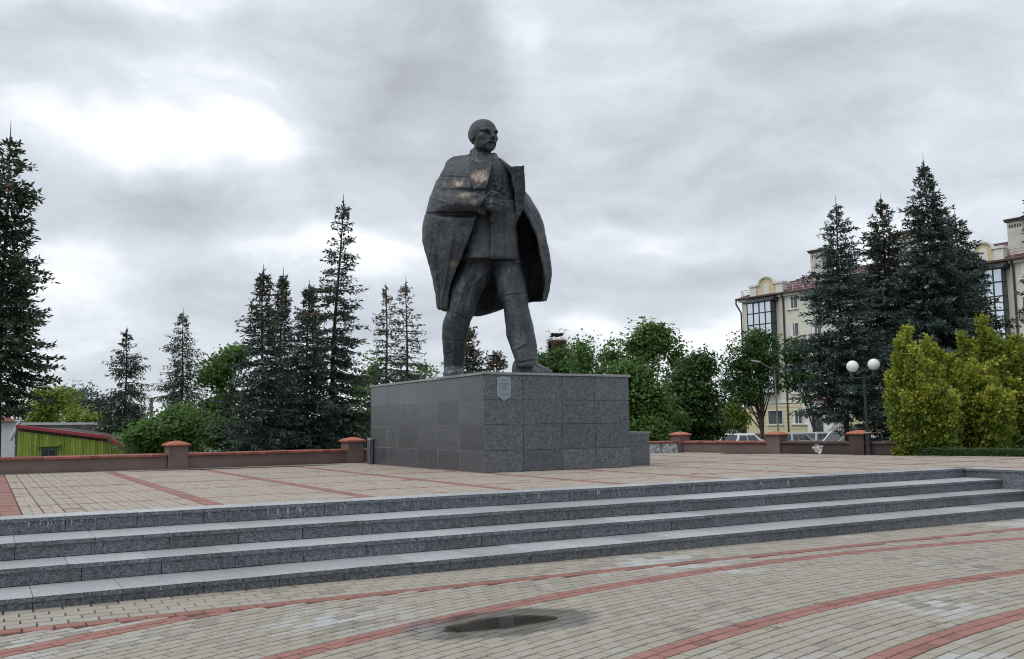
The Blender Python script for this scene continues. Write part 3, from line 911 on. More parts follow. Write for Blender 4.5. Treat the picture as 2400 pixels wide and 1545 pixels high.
def sect(px0, px1, py, d, hd, n=40, e=2.3):
    """superellipse section through two outline points"""
    c_ = (px0 + px1) / 2; out = []
    for k in range(n):
        a_ = 2 * math.pi * k / n; cx, sx = math.cos(a_), math.sin(a_)
        x = math.copysign(abs(cx) ** (2 / e), cx); y = math.copysign(abs(sx) ** (2 / e), sx)
        p0 = S(c_, py, d); w = (px1 - px0) / 2 * (D0 + d) / F_PX
        out.append(p0 + np.array([w * x, hd * y, 0]))
    return np.array(out)
def cr_interp(keys, xs):
    """smooth interpolation through rows of (x, values...)"""
    K = np.asarray(keys, float); x = K[:, 0]; Y = K[:, 1:]
    dl = np.diff(Y, axis=0) / np.diff(x)[:, None]
    mslope = np.vstack([dl[:1], (dl[1:] + dl[:-1]) / 2, dl[-1:]])
    i = np.clip(np.searchsorted(x, xs) - 1, 0, len(x) - 2); h = (x[i + 1] - x[i]); t_ = ((xs - x[i]) / h)[:, None]; h = h[:, None]
    return (2 * t_**3 - 3 * t_**2 + 1) * Y[i] + (t_**3 - 2 * t_**2 + t_) * h * mslope[i] + (-2 * t_**3 + 3 * t_**2) * Y[i + 1] + (t_**3 - t_**2) * h * mslope[i + 1]
body = MB()
def lofted(keys, n=46, ny=60, e=2.3):
    ys = np.linspace(keys[0][0], keys[-1][0], ny); R_ = cr_interp(keys, ys)
    body.loft([sect(r_[0], r_[1], y, r_[2], r_[3], n, e) for y, r_ in zip(ys, R_)])
# trousers: (py, left, right, depth offset, half depth)
lofted([(580, 1083, 1168, .03, .34), (615, 1081, 1166, .02, .36), (647, 1066, 1153, .0, .37), (685, 1053, 1130, -.04, .36), (704, 1051, 1121, -.06, .34),
        (729, 1046, 1114.5, -.08, .32), (756, 1038.5, 1103, -.06, .30), (779, 1036.5, 1098.5, 0, .28), (801, 1037.5, 1093, .08, .27), (835, 1039.5, 1089, .22, .26),
        (862, 1040, 1088, .30, .27), (873, 1041, 1088, .31, .27)], e=2.4)
lofted([(580, 1145, 1214, .0, .34), (615, 1153, 1219, -.02, .36), (642, 1156, 1227.5, -.06, .38), (658, 1160, 1232.5, -.09, .38), (685, 1165, 1236, -.16, .36),
        (704, 1174, 1238, -.22, .34), (722, 1180, 1239.5, -.26, .32), (744, 1182.5, 1245, -.31, .31), (767, 1185, 1251, -.35, .30), (790, 1188, 1255.5, -.40, .29),
        (813, 1195, 1258, -.46, .28), (835, 1203.5, 1259.5, -.53, .27), (852, 1208.5, 1262, -.58, .27), (862, 1210, 1262, -.60, .26)], e=2.4)
# jacket
lofted([(364, 1116, 1160, .0, .20), (372, 1098, 1171, .0, .30), (384, 1082, 1186, .0, .40), (398, 1070, 1199, -.01, .46), (430, 1062, 1206, -.03, .50), (470, 1068, 1208, -.04, .50), (510, 1078, 1210, -.03, .48),
        (545, 1085, 1211, -.02, .48), (575, 1080, 1213, -.02, .51), (598, 1078, 1215, -.02, .54), (613, 1076, 1217, -.02, .565), (616, 1077, 1216, -.02, .56)], e=2.7, ny=90)
# shoes
PT = PH + 0.008
def shoe(path, n=28):
    rings = []
    for (px, top, d, hw, dirx) in path:
        c_ = S(px, top, d); zt = c_[2]; side = np.array([-dirx[1], dirx[0], 0])
        r_ = []
        for k in range(n):
            a_ = 2 * math.pi * k / n; x, y = math.cos(a_), math.sin(a_)
            xx = math.copysign(abs(x) ** 0.75, x); zz = (PT + (zt - PT) * abs(y) ** 0.8) if y >= 0 else PT - 0.03
            if y < 0: xx = math.copysign(min(1, abs(x) ** 0.3), x) * 1.04
            r_.append(np.array([c_[0], c_[1], 0]) + side * hw * xx + UP * zz)
        rings.append(np.array(r_))
    body.loft(rings)
dR = np.array([0.86, -0.5]); dL = np.array([-0.10, -0.99])
shoe([(1206, 848, -.45, .10, dR), (1212, 842, -.48, .18, dR), (1232, 838, -.56, .205, dR), (1252, 845, -.64, .205, dR), (1264, 853, -.70, .20, dR), (1276, 859, -.77, .19, dR), (1286, 864, -.83, .16, dR), (1292, 871, -.87, .08, dR)])
shoe([(1066, 852, .62, .12, dL), (1065, 848, .5, .2, dL), (1064, 848, .3, .215, dL), (1063, 853, .08, .215, dL), (1062, 860, -.08, .20, dL), (1061, 866, -.2, .16, dL), (1061, 872, -.27, .08, dL)])
body.add(hvw, hf.tolist()); body.add(fvw, ff.tolist())
# shirt folds / scarf lump and jacket lapel ridges on the chest
def blob(c, r, rot=0.0):
    b_ = MB(); b_.sphere((0, 0, 0), 1.0, 18, 12); v_ = np.vstack(b_.v) * np.array(r)
    cz, sz = math.cos(rot), math.sin(rot); v_ = v_ @ np.array([[cz, 0, sz], [0, 1, 0], [-sz, 0, cz]])
    body.add(v_ + c, b_.f)
qf = random.Random(4)
for (ax_, ay_, bx_, by_, rr_) in ((1146, 428, 1172, 424, .055), (1148, 438, 1180, 436, .06), (1150, 450, 1182, 444, .06), (1152, 420, 1160, 452, .05), (1168, 426, 1180, 456, .045), (1174, 462, 1186, 446, .04)):
    body.tube([S(ax_, ay_, -.44), S((ax_ + bx_) / 2, (ay_ + by_) / 2 - 2, -.50), S(bx_, by_, -.44)], [rr_ * .6, rr_, rr_ * .6], 10)
blob(S(1148, 509, -.55), (.045, .05, .065), .3); blob(S(1152, 516, -.53), (.035, .045, .05), -.3)
body.tube([S(1164, 374, -.30), S(1168, 392, -.40), S(1173, 412, -.47), S(1177, 428, -.49)], [.03, .035, .035, .02], 10)
body.tube([S(1154, 372, -.30), S(1156, 392, -.41), S(1160, 412, -.48), S(1164, 428, -.50)], [.04, .05, .05, .03], 10)

def remeshed(mbx, voxel, name, smooth_it=2):
    me = mbx.mesh(name); ob = bpy.data.objects.new(name, me); COL.objects.link(ob)
    md = ob.modifiers.new('r', 'REMESH'); md.mode = 'VOXEL'; md.voxel_size = voxel; md.use_smooth_shade = True
    if smooth_it:
        sm = ob.modifiers.new('s', 'SMOOTH'); sm.factor = 0.5; sm.iterations = smooth_it
    dg = bpy.context.evaluated_depsgraph_get(); dg.update()
    out = bpy.data.meshes.new_from_object(ob.evaluated_get(dg))
    bpy.data.objects.remove(ob); bpy.data.meshes.remove(me)
    return out
def to_px(V):
    q = (V - np.array([0, 0, EYE])) @ RC.T
    return 1200 + F_PX * q[:, 0] / q[:, 2], 772.5 + F_PX * q[:, 1] / q[:, 2]
def vnoise(V, sc, seed=0):
    """smooth value noise"""
    p0 = V * sc + seed * 17.3; i = np.floor(p0).astype(np.int64); f = p0 - i; f = f * f * (3 - 2 * f)
    def hsh(a_, b_, c_):
        n_ = (a_ * 374761393 + b_ * 668265263 + c_ * 2147483647 + seed * 974711) & 0x7fffffff
        n_ = ((n_ ^ (n_ >> 13)) * 1274126177) & 0x7fffffff
        return (n_ & 0xffff) / 65535.0
    out = 0
    for dx in (0, 1):
        for dy in (0, 1):
            for dz in (0, 1):
                w = (f[:, 0] if dx else 1 - f[:, 0]) * (f[:, 1] if dy else 1 - f[:, 1]) * (f[:, 2] if dz else 1 - f[:, 2])
                out = out + w * hsh(i[:, 0] + dx, i[:, 1] + dy, i[:, 2] + dz)
    return out - 0.5
def sculpt(me, fn):
    n = len(me.vertices); V = np.empty(n * 3, np.float32); me.vertices.foreach_get('co', V); V = V.reshape(-1, 3).astype(float)
    Nn = np.empty(n * 3, np.float32); me.vertices.foreach_get('normal', Nn); Nn = Nn.reshape(-1, 3).astype(float)
    V = V + Nn * fn(V, Nn)[:, None]
    me.vertices.foreach_set('co', V.astype(np.float32).ravel()); me.update()
def g1(x, c, w): return np.exp(-((x - c) / w) ** 2)
def body_detail(V, Nn):
    x, y = to_px(V); d = V[:, 1] - D0
    out = np.zeros(len(V)); front = np.clip(-Nn[:, 1] * 2, 0, 1)
    jk = (y > 385) & (y < 617)
    # overlapping jacket front: right half lies over the left one
    edge = 1148 + (y - 470) * 0.0 + np.where(y < 470, (470 - y) * 0.12, 0)
    out += np.where(jk & (y > 470), 0.060 / (1 + np.exp(-(x - edge) / 1.2)) * front, 0)
    out += np.where(jk, -0.022 * g1(x, 1180 + (y - 500) * 0.02, 2.0) * front * (y > 500), 0)          # placket groove
    out += np.where(jk, 0.02 * np.sin((y + 0.7 * (x - 1190)) / 9.0) * g1(x, 1200, 16) * g1(y, 530, 60), 0)  # side folds
    # trouser creases and folds
    leg = (y > 617) & (y < 862)
    lx_ = x < 1135
    cl = np.interp(y, [617, 685, 756, 835, 862], [1112, 1082, 1064, 1062, 1062]); cr2 = np.interp(y, [617, 685, 744, 790, 835, 862], [1190, 1208, 1219, 1228, 1236, 1240])
    out += np.where(leg & lx_, 0.030 * g1(x, cl, 5) * front, 0) + np.where(leg & ~lx_, 0.030 * g1(x, cr2, 5) * front, 0)
    out += np.where(leg & lx_, -0.02 * g1(x, cl + 17, 5) * front, 0)
    for (fx, fy, sl, w, am, sg) in ((1075, 800, 0.10, 1.4, -.030, 22), (1055, 828, -0.4, 1.3, -.022, 12), (1208, 690, -0.12, 1.5, -.030, 22), (1180, 696, -.5, 1.3, -.02, 8), (1222, 812, -.45, 3, .025, 16),
                                (1230, 848, -.15, 1.8, -.03, 30), (1066, 856, -.1, 1.8, -.022, 25), (1120, 655, -.9, 4, .02, 25), (1200, 640, .5, 4, .02, 25), (1085, 745, .5, 3, -.018, 20)):
        out += np.where(leg, am * g1(y - fy - sl * (x - fx), 0, w) * g1(x, fx, sg) * front, 0)
    rough = (y > 366)
    out += np.where(rough, 0.022 * vnoise(V, 4.0, 1) + 0.011 * vnoise(V, 10.0, 2) + 0.006 * vnoise(V, 26, 3), 0.004 * vnoise(V, 18, 4))
    return out
bme = remeshed(body, 0.0135, 'statue_body', 1)
sculpt(bme, body_detail)

# --- cloak: columns from the left front edge round the back to the right front edge, each (px, py, depth)
cols = [
 [(1128, 368, -.34), (1152, 388, -.52), (1148, 416, -.62), (1139, 445, -.70), (1134, 470, -.78), (1119, 498, -.74), (1107, 540, -.68), (1096, 563, -.64), (1083, 599, -.56), (1067, 638, -.47), (1052, 685, -.38), (1046, 729, -.32)],
 [(1108, 365, -.28), (1106, 385, -.50), (1092, 430, -.64), (1082, 475, -.72), (1074, 500, -.66), (1070, 540, -.64), (1064, 580, -.58), (1055, 620, -.50), (1046, 665, -.40), (1039, 700, -.32), (1037, 726, -.28)],
 [(1092, 362, -.14), (1068, 383, -.30), (1046, 430, -.40), (1030, 475, -.46), (1022, 510, -.46), (1020, 560, -.44), (1023, 610, -.40), (1028, 660, -.32), (1030, 700, -.24), (1030, 724, -.18)],
 [(1106, 361, .0), (1068, 366, .02), (1053, 373, .03), (1042, 389, .04), (1028, 414, .05), (1014, 447, .06), (1003, 478, .06), (992, 513, .06), (990.5, 540, .06), (991.5, 567, .06), (996, 590, .06), (1006, 626, .07), (1014, 658, .08), (1022, 699, .09), (1023, 721, .10)],
 [(1112, 361, .20), (1074, 390, .50), (1044, 460, .76), (1024, 550, .88), (1028, 640, .92), (1040, 732, .92)],
 [(1134, 360, .26), (1135, 400, .62), (1140, 480, .88), (1140, 560, 1.02), (1138, 640, 1.08), (1125, 740, 1.08)],
 [(1152, 362, .24), (1165, 400, .56), (1188, 480, .80), (1196, 560, .94), (1198, 640, .98), (1192, 721, .98)],
 [(1160, 364, .18), (1190, 400, .44), (1232, 470, .62), (1252, 560, .70), (1260, 640, .72), (1244, 710, .72)],
 [(1165, 366, .0), (1181, 377, .0), (1198, 391, .0), (1215, 415, .02), (1230, 444, .03), (1242, 461, .03), (1257, 488, .03), (1271, 519, .03), (1279, 552, .03), (1285, 581, .03), (1293, 629, .03), (1292, 654, .04), (1286, 688, .06), (1281, 707, .08)],
 [(1165, 367, -.14), (1196, 392, -.28), (1220, 440, -.30), (1238, 478, -.28), (1252, 512, -.26), (1266, 550, -.24), (1274, 590, -.22), (1281, 630, -.20), (1282, 670, -.16), (1278, 706, -.10)],
 [(1164, 367, -.22), (1192, 392, -.42), (1208, 445, -.46), (1226, 484, -.40), (1244, 515, -.36), (1258, 550, -.32), (1266, 590, -.28), (1275, 630, -.24), (1278, 670, -.20), (1277, 705, -.14)],
]
NV, NU = 170, 190
vs_ = np.linspace(0, 1, NV)
tab = np.zeros((NV, len(cols), 3))
for ci, c_ in enumerate(cols):
    c_ = np.array(c_, float); vv = (c_[:, 1] - c_[0, 1]) / (c_[-1, 1] - c_[0, 1])
    tab[:, ci] = cr_interp(np.c_[vv, c_], vs_)
uk = np.array([0, 1, 2, 3, 4.2, 5.6, 6.6, 7.5, 8.6, 9.3, 9.9]); us_ = np.linspace(0, uk[-1], NU)
G = np.zeros((NV, NU, 3))
for i in range(NV): G[i] = cr_interp(np.c_[uk, tab[i]], us_)
# the forearm rolled under the cloth, with a deep crease below it
U_, PY = us_[None, :] + 0 * G[..., 1], G[..., 1]
armc = 473 + 3 * np.sin(U_ * 1.3)
w_arm = np.clip(1 - (U_ / 2.7) ** 3, 0, 1)
arm = np.clip(1 - ((PY - armc) / 25.0) ** 2, 0, 1) ** 0.6
G[..., 2] -= 0.15 * arm * w_arm
G[..., 2] += 0.10 * np.exp(-((PY - 503) / 5.0) ** 2) * w_arm + 0.05 * np.exp(-((PY - 446) / 3.0) ** 2) * w_arm
G[..., 2] -= 0.05 * np.exp(-((U_ - 1.2) / 0.12) ** 2) * np.clip((PY - 505) / 60, 0, 1) - 0.04 * np.exp(-((U_ - 1.75 - (PY - 560) * .0016) / 0.15) ** 2) * np.clip((PY - 505) / 40, 0, 1)
G[..., 2] += 0.03 * np.sin(U_ * 5.2 + PY * 0.006) * np.clip((PY - 520) / 120, 0, 1) * (U_ > 3.4)
W_ = np.zeros_like(G)
for i in range(NV):
    for j in range(NU): W_[i, j] = S(*G[i, j])
du = np.gradient(W_, axis=1); dv = np.gradient(W_, axis=0); nn = np.cross(du, dv); nn /= np.maximum(np.linalg.norm(nn, axis=-1, keepdims=True), 1e-9)
ctr_ = S(1140, 520, 0.1)
sgn = np.sign(((W_ - np.array([ctr_[0], ctr_[1], 0]) * [1, 1, 0]) * nn * [1, 1, 0]).sum()); nn = nn * (sgn if sgn else 1)
THK = 0.055
inner = W_ - nn * THK
cl = MB()
idx = lambda i, j, k: k * NV * NU + i * NU + j
fc = []
for i in range(NV - 1):
    for j in range(NU - 1):
        fc.append((idx(i, j, 0), idx(i, j + 1, 0), idx(i + 1, j + 1, 0), idx(i + 1, j, 0)))
        fc.append((idx(i + 1, j, 1), idx(i + 1, j + 1, 1), idx(i, j + 1, 1), idx(i, j, 1)))
for i in range(NV - 1):
    fc.append((idx(i, 0, 0), idx(i + 1, 0, 0), idx(i + 1, 0, 1), idx(i, 0, 1)))
    fc.append((idx(i, NU - 1, 1), idx(i + 1, NU - 1, 1), idx(i + 1, NU - 1, 0), idx(i, NU - 1, 0)))
for j in range(NU - 1):
    fc.append((idx(0, j, 1), idx(0, j + 1, 1), idx(0, j + 1, 0), idx(0, j, 0)))
    fc.append((idx(NV - 1, j, 0), idx(NV - 1, j + 1, 0), idx(NV - 1, j + 1, 1), idx(NV - 1, j, 1)))
cl.add(np.vstack([W_.reshape(-1, 3), inner.reshape(-1, 3)]), fc)
def slab(pts, thick=0.05):
    p0 = [S(*q) for q in pts]; cl.prism(p0, np.array([0, thick, 0]))
# lapels, cuff and collar
slab([(1104, 374, -.60), (1155, 371, -.58), (1153, 388, -.66), (1147, 416, -.76), (1138, 444, -.80), (1110, 444, -.82), (1095, 408, -.70)], .06)
slab([(1112, 446, -.78), (1137, 446, -.78), (1138, 503, -.80), (1122, 500, -.84), (1116, 470, -.90)], .14)
slab([(1164, 366, -.26), (1197, 390, -.56), (1230, 385.5, -.66), (1231, 446, -.48), (1224, 494, -.38), (1210, 521, -.36), (1206, 455, -.46), (1200, 416, -.54)], .055)
# collar standing round the neck
rc = []
NC = S(1133, 350, -.02)
for k in range(40):
    a_ = math.radians(205 - k * 250 / 39)            # from the left front round the back to the right front
    ex = np.array([math.cos(a_), math.sin(a_), 0])
    r1, r2 = 0.235, 0.29
    top = 0.17 - 0.10 * (k / 39)
    zb = S(1133, 366, 0)[2] - 0.05
    c0_ = np.array([NC[0], NC[1] + 0.02, 0])
    rc.append(np.array([c0_ + ex * r2 + UP * zb, c0_ + ex * r2 + UP * (zb + top), c0_ + ex * (r2 - .045) + UP * (zb + top), c0_ + ex * (r2 - .05) + UP * zb]))
cl.loft(rc)
slab([(1102, 366, -.22), (1109, 345, -.12), (1114, 343, -.2), (1123, 359, -.34), (1113, 372, -.4)], .05)
def cloak_detail(V, Nn):
    x, y = to_px(V)
    out = 0.035 * vnoise(V, 2.6, 5) + 0.020 * vnoise(V, 6.5, 6) + 0.010 * vnoise(V, 14, 7) + 0.006 * vnoise(V, 30, 8)
    left = x < 1125
    for (fx, fy, sl, w, am, sg) in ((1070, 415, 0.04, 1.3, -.02, 40), (1050, 502, .02, 2.5, -.03, 55), (1080, 628, -.35, 2.0, -.02, 14), (1030, 470, .3, 3, .02, 20)):
        out += np.where(left, am * g1(y - fy - sl * (x - fx), 0, w) * g1(x, fx, sg), 0)
    out += np.where(left & (y > 505), -0.02 * g1(x, 1012 + (y - 520) * 0.10, 2.2), 0)
    return out
cme = remeshed(cl, 0.0165, 'statue_cloak', 2)
sculpt(cme, cloak_detail)

def bronze(name, base, hi, worn):
    m = NT(name)
    big = m.noise(1.6, 6, 0.62, dist=0.4); fine = m.noise(13, 6, 0.7); pit = m.noise(38, 3, 0.7)
    streak = m.noise(2.4, 5, 0.65, m.vec(m.pos(), (3.2, 3.2, 0.7)))
    c = m.ramp(m.math('ADD', m.math('MULTIPLY', big, 0.45), m.math('MULTIPLY', streak, 0.55)), [(0.40, tuple(q * 0.75 for q in base)), (0.5, tuple((x + y) / 2 for x, y in zip(base, hi))), (0.60, tuple(q * 1.25 for q in hi))])
    c = m.mix(m.math('MULTIPLY', m.ramp(fine, [(0.46, 0.0), (0.60, 1.0)]), 0.5), c, tuple(q * 0.45 for q in base))
    c = m.mix(m.math('MULTIPLY', m.ramp(pit, [(0.58, 0.0), (0.66, 1.0)]), 0.6), c, tuple(min(1, q * 1.8) for q in hi))
    grn = m.ramp(m.noise(0.9, 4, 0.6), [(0.54, 0.0), (0.68, 1.0)])
    c = m.mix(m.math('MULTIPLY', grn, 0.6), c, (0.050, 0.078, 0.080))
    # bare flaked places: chest lapel, forearm, lower left hem
    for (wx, wy, wdp, rx, rz, colr) in worn:
        p0 = S(wx, wy, wdp)
        q = m.n('ShaderNodeVectorMath', operation='SUBTRACT'); m.l(m.pos(), q.inputs[0]); q.inputs[1].default_value = tuple(p0)
        q2 = m.n('ShaderNodeVectorMath', operation='DIVIDE'); m.l(q.outputs[0], q2.inputs[0]); q2.inputs[1].default_value = (rx, 0.6, rz)
        ln = m.n('ShaderNodeVectorMath', operation='LENGTH'); m.l(q2.outputs[0], ln.inputs[0])
        mask = m.ramp(m.math('ADD', ln.outputs['Value'], m.math('MULTIPLY', m.math('SUBTRACT', m.noise(6.5, 7, 0.8, dist=1.2), 0.5), 3.2)), [(0.42, 1.0), (0.70, 0.0)])
        c = m.mix(m.math('MULTIPLY', m.math('MULTIPLY', mask, m.ramp(pit, [(0.38, 0.25), (0.55, 1.0)])), 0.85), c, colr)
    m.set(c, m.ramp(fine, [(0.3, 0.34), (0.7, 0.58)]), 0.5)
    h = m.math('ADD', m.math('MULTIPLY', fine, 0.6), m.math('MULTIPLY', pit, 0.4))
    m.bump(h, 0.8, 0.03)
    return m.m
PEACH = (0.50, 0.36, 0.28)
M_BODY = bronze('weathered_bronze', (0.014, 0.017, 0.022), (0.046, 0.057, 0.067), [(1192, 640, -.4, .07, .12, (0.17, 0.125, 0.10)), (1062, 872, .0, .2, .05, (0.25, 0.25, 0.25))])
M_CLOAK = bronze('weathered_bronze_cloak', (0.012, 0.014, 0.018), (0.044, 0.052, 0.060), [(1123, 413, -.75, .24, .24, PEACH), (1074, 430, -.6, .20, .12, PEACH), (1088, 458, -.75, .22, .12, (0.30, 0.24, 0.17)),
    (1112, 478, -.8, .12, .10, (0.26, 0.20, 0.16)), (1042, 432, -.4, .05, .12, (0.22, 0.2, 0.19)), (1062, 618, -.5, .12, .09, (0.20, 0.15, 0.075)), (1123, 377, -.6, .16, .05, (0.20, 0.19, 0.17)), (1268, 560, -.2, .12, .2, (0.10, 0.085, 0.08))])
statue = empty('statue', (S(1140, 700, 0)[0], D0, PH))
tag(statue, 'large dark bronze statue of a striding bald bearded man with a cloak on the pedestal', 'statue')
bme.materials.append(M_BODY); cme.materials.append(M_CLOAK)
link('figure', bme, statue); link('cloak', cme, statue)
# ------------------------------------------------------------------ trees and shrubs
GZ = -1.4
def leafmat(name, dark, mid, light, trans=0.25, rough=0.55):
    m = NT(name)
    at = m.n('ShaderNodeAttribute', attribute_name='tint')
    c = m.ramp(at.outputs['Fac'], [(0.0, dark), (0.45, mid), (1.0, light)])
    m.set(c, rough, 0.35)
    if trans:
        tl = m.n('ShaderNodeBsdfTranslucent'); m.l(c, tl.inputs[0])
        ms = m.n('ShaderNodeMixShader'); ms.inputs[0].default_value = trans
        m.l(m.b.outputs[0], ms.inputs[1]); m.l(tl.outputs[0], ms.inputs[2])
        m.l(ms.outputs[0], m.t.nodes['Material Output'].inputs[0])
    return m.m
M_BLUE = leafmat('blue_spruce_needles', (0.028, 0.046, 0.039), (0.058, 0.090, 0.078), (0.14, 0.20, 0.175), 0.08, 0.6)
M_DARK = leafmat('dark_spruce_needles', (0.022, 0.035, 0.024), (0.042, 0.066, 0.045), (0.09, 0.135, 0.085), 0.08, 0.6)
M_GREENSP = leafmat('green_spruce_needles', (0.024, 0.040, 0.024), (0.045, 0.075, 0.042), (0.095, 0.150, 0.075), 0.08, 0.6)
M_CONE = leafmat('brown_cones', (0.09, 0.05, 0.03), (0.17, 0.095, 0.055), (0.26, 0.16, 0.09), 0.0, 0.8)
M_LEAF = leafmat('mid_green_leaves', (0.060, 0.120, 0.032), (0.125, 0.23, 0.060), (0.22, 0.36, 0.10), 0.5)
M_LEAFD = leafmat('deep_green_leaves', (0.038, 0.078, 0.028), (0.075, 0.145, 0.045), (0.14, 0.24, 0.07), 0.45)
M_LEAFY = leafmat('yellow_green_leaves', (0.11, 0.16, 0.02), (0.21, 0.29, 0.04), (0.32, 0.40, 0.07), 0.35)
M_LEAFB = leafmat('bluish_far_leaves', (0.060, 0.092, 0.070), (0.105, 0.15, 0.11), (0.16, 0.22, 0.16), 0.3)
M_GOLD = leafmat('golden_shrub_sprays', (0.085, 0.135, 0.020), (0.20, 0.265, 0.036), (0.50, 0.49, 0.075), 0.35)
M_HEDGE = leafmat('clipped_hedge_leaves', (0.025, 0.058, 0.02), (0.05, 0.105, 0.032), (0.085, 0.16, 0.05), 0.2)
M_BARK = plain('bark', (0.060, 0.050, 0.042), 0.9, 0.4, 6, 0.2, bump=0.6, bscale=25)
M_BARKG = plain('grey_bark', (0.085, 0.078, 0.068), 0.9, 0.4, 6, 0.2, bump=0.6, bscale=25)

def unit(v): return v / np.maximum(np.linalg.norm(v, axis=-1, keepdims=True), 1e-9)
def blades(P, Dv, L, Wd, g, cross=True, tipw=0.25):
    """small pointed needle sprays: base point, direction, length, width"""
    n = len(P); r_ = unit(g.normal(size=(n, 3))); sd = unit(np.cross(Dv, r_)); L = L[:, None]; Wd = Wd[:, None]
    def q(s_): return np.stack([P - s_ * Wd * 0.35, P + Dv * L * 0.45 - s_ * Wd * 0.5, P + Dv * L, P + Dv * L * 0.45 + s_ * Wd * 0.5], 1)
    V = q(sd)
    if cross: V = np.concatenate([V, q(np.cross(Dv, sd))])
    return V
def spruce(name, label, px, top, hw, D, mat, seed, droop=0.35, dens=1.0, sparse_top=0.0, cones=0.0, power=0.85, group=None, lean=0.0, zbase=None, sp=0.19, size=1.0, levels=1.0, hang=0.0, low=0.03):
    g = np.random.default_rng(seed); q = random.Random(seed)
    base = atd(px, 1000, D); base[2] = GZ if zbase is None else zbase
    H = atd(px, top, D)[2] - base[2]; Rb = hw * D / F_PX
    size = size * min(1.1, max(0.80, H / 10.5))
    t = empty(name, base); tag(t, label, 'tree', group or 'spruces')
    trunk = MB()
    lx_ = lean * H
    def ax(z): f = z / H; return np.array([lx_ * f * f + 0.03 * math.sin(f * 9 + seed), 0.02 * math.sin(f * 7), z])
    zs = np.linspace(0, H, 14)
    trunk.tube([ax(z) for z in zs], [max(0.012, 0.0105 * H * (1 - z / H) ** 0.9 + 0.008) for z in zs], 8)
    P, Dv, L, Wd, T = [], [], [], [], []
    z = H * low
    while z < H * 0.985:
        f = z / H
        gap = (0.13 + 0.17 * (1 - f)) / levels
        nb = q.randint(7, 9) if f < 0.85 else q.randint(3, 5)
        a0 = q.uniform(0, 6.28)
        for b in range(nb):
            if f > 0.55 and q.random() < sparse_top * 0.45: continue
            a_ = a0 + b * 2 * math.pi / nb + q.uniform(-.35, .35)
            Lb = Rb * 1.12 * (1 - f) ** power * q.uniform(0.50, 1.15) * (1 + 0.16 * math.sin(f * 31 + seed)) * (1 + 0.18 * math.sin(a_ * 2 + seed + f * 5)) + 0.05
            if q.random() < 0.08: Lb *= 1.28
            if f < low + .12: Lb *= 0.6 + (f - low) * 3.3
            ns = max(4, int(Lb / 0.13)); u = np.linspace(0, 1, ns + 1)
            dr = droop * (1.1 - f) * q.uniform(0.7, 1.25)
            rise = 0.35 * max(0, f - 0.55) * 2
            zz = z + q.uniform(-.08, .08) + Lb * (rise * u - dr * 1.1 * u ** 1.6 + dr * 0.55 * u ** 3.5)
            wob = q.uniform(-.16, .16) * Lb * u ** 2
            c0 = ax(z)
            dirh = np.array([math.cos(a_), math.sin(a_), 0]); per = np.array([-math.sin(a_), math.cos(a_), 0])
            pts = c0[None, :] * [1, 1, 0] + dirh * (Lb * u)[:, None] + per * wob[:, None]; pts[:, 2] = zz
            st_ = max(1, ns // 4); kp = list(range(0, ns, st_)) + [ns]
            trunk.tube([pts[k] for k in kp], [0.006 + 0.013 * Lb * (1 - k / ns) for k in kp], 3, cap=False)
            tang = unit(np.gradient(pts, axis=0))
            ks = np.arange(1, ns + 1); ks = ks[u[ks] > 0.12]
            pth = sparse_top * max(0, f - 0.4)
            kk = np.repeat(ks, 4); sd = np.tile([-1, 1, -1, 1], len(ks)); nt_ = len(kk)
            keep = g.random(nt_) < dens * 0.75 * (1 - pth * 0.5); kk = kk[keep]; sd = sd[keep]; nt_ = len(kk)
            if nt_ == 0: continue
            uu = u[kk]
            tl = 0.32 * Lb * (1 - uu) * g.uniform(.5, 1.1, nt_) + g.uniform(0.08, 0.19, nt_) * size * min(1, 0.25 + Lb)
            td = unit(tang[kk] * 0.8 + per * (sd * g.uniform(0.25, 1.0, nt_))[:, None] + np.stack([0 * uu, 0 * uu, g.uniform(-0.5, 0.18, nt_) - hang], 1))
            m_ = np.maximum(2, (tl / 0.040).astype(int)); ti = np.repeat(np.arange(nt_), m_)
            u2 = g.random(len(ti)); pp_ = pts[kk][ti] + g.normal(0, .012, (len(ti), 3)) + td[ti] * (tl[ti] * u2)[:, None]
            pp_[:, 2] -= (hang * 0.3 + 0.12) * tl[ti] * u2 ** 2
            P.append(pp_); Dv.append(unit(td[ti] + g.normal(0, 0.48, (len(ti), 3)) + np.array([0, 0, .10 - hang * .5])))
            L.append(g.uniform(0.09, 0.18, len(ti)) * size); Wd.append(g.uniform(0.034, 0.062, len(ti)) * size)
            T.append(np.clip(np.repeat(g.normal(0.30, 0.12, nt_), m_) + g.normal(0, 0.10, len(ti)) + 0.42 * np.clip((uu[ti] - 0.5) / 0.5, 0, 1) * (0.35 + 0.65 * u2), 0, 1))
        z += gap * q.uniform(0.8, 1.2)
    # leader
    trunk.tube([ax(H * .97), ax(H) + np.array([0, 0, .05 * H * q.uniform(.4, 1)])], [.02, .006], 4)
    for zz in np.arange(H * 0.93, H * 1.0, 0.05):
        m_ = 4
        P.append(np.tile(ax(zz), (m_, 1))); Dv.append(unit(g.normal(0, 0.5, (m_, 3)) + np.array([0, 0, .7]))); L.append(g.uniform(.08, .15, m_)); Wd.append(g.uniform(.03, .05, m_)); T.append(g.uniform(.3, .8, m_))
    P, Dv, L, Wd, T = (np.concatenate(v) for v in (P, Dv, L, Wd, T))
    V = blades(P, Dv, L, Wd, g, cross=False)
    trunk_me = trunk.mesh('trunk', M_BARK); link('trunk', trunk_me, t, world=False)
    link('crown', quads_mesh('crown', V, mat, T), t, world=False)
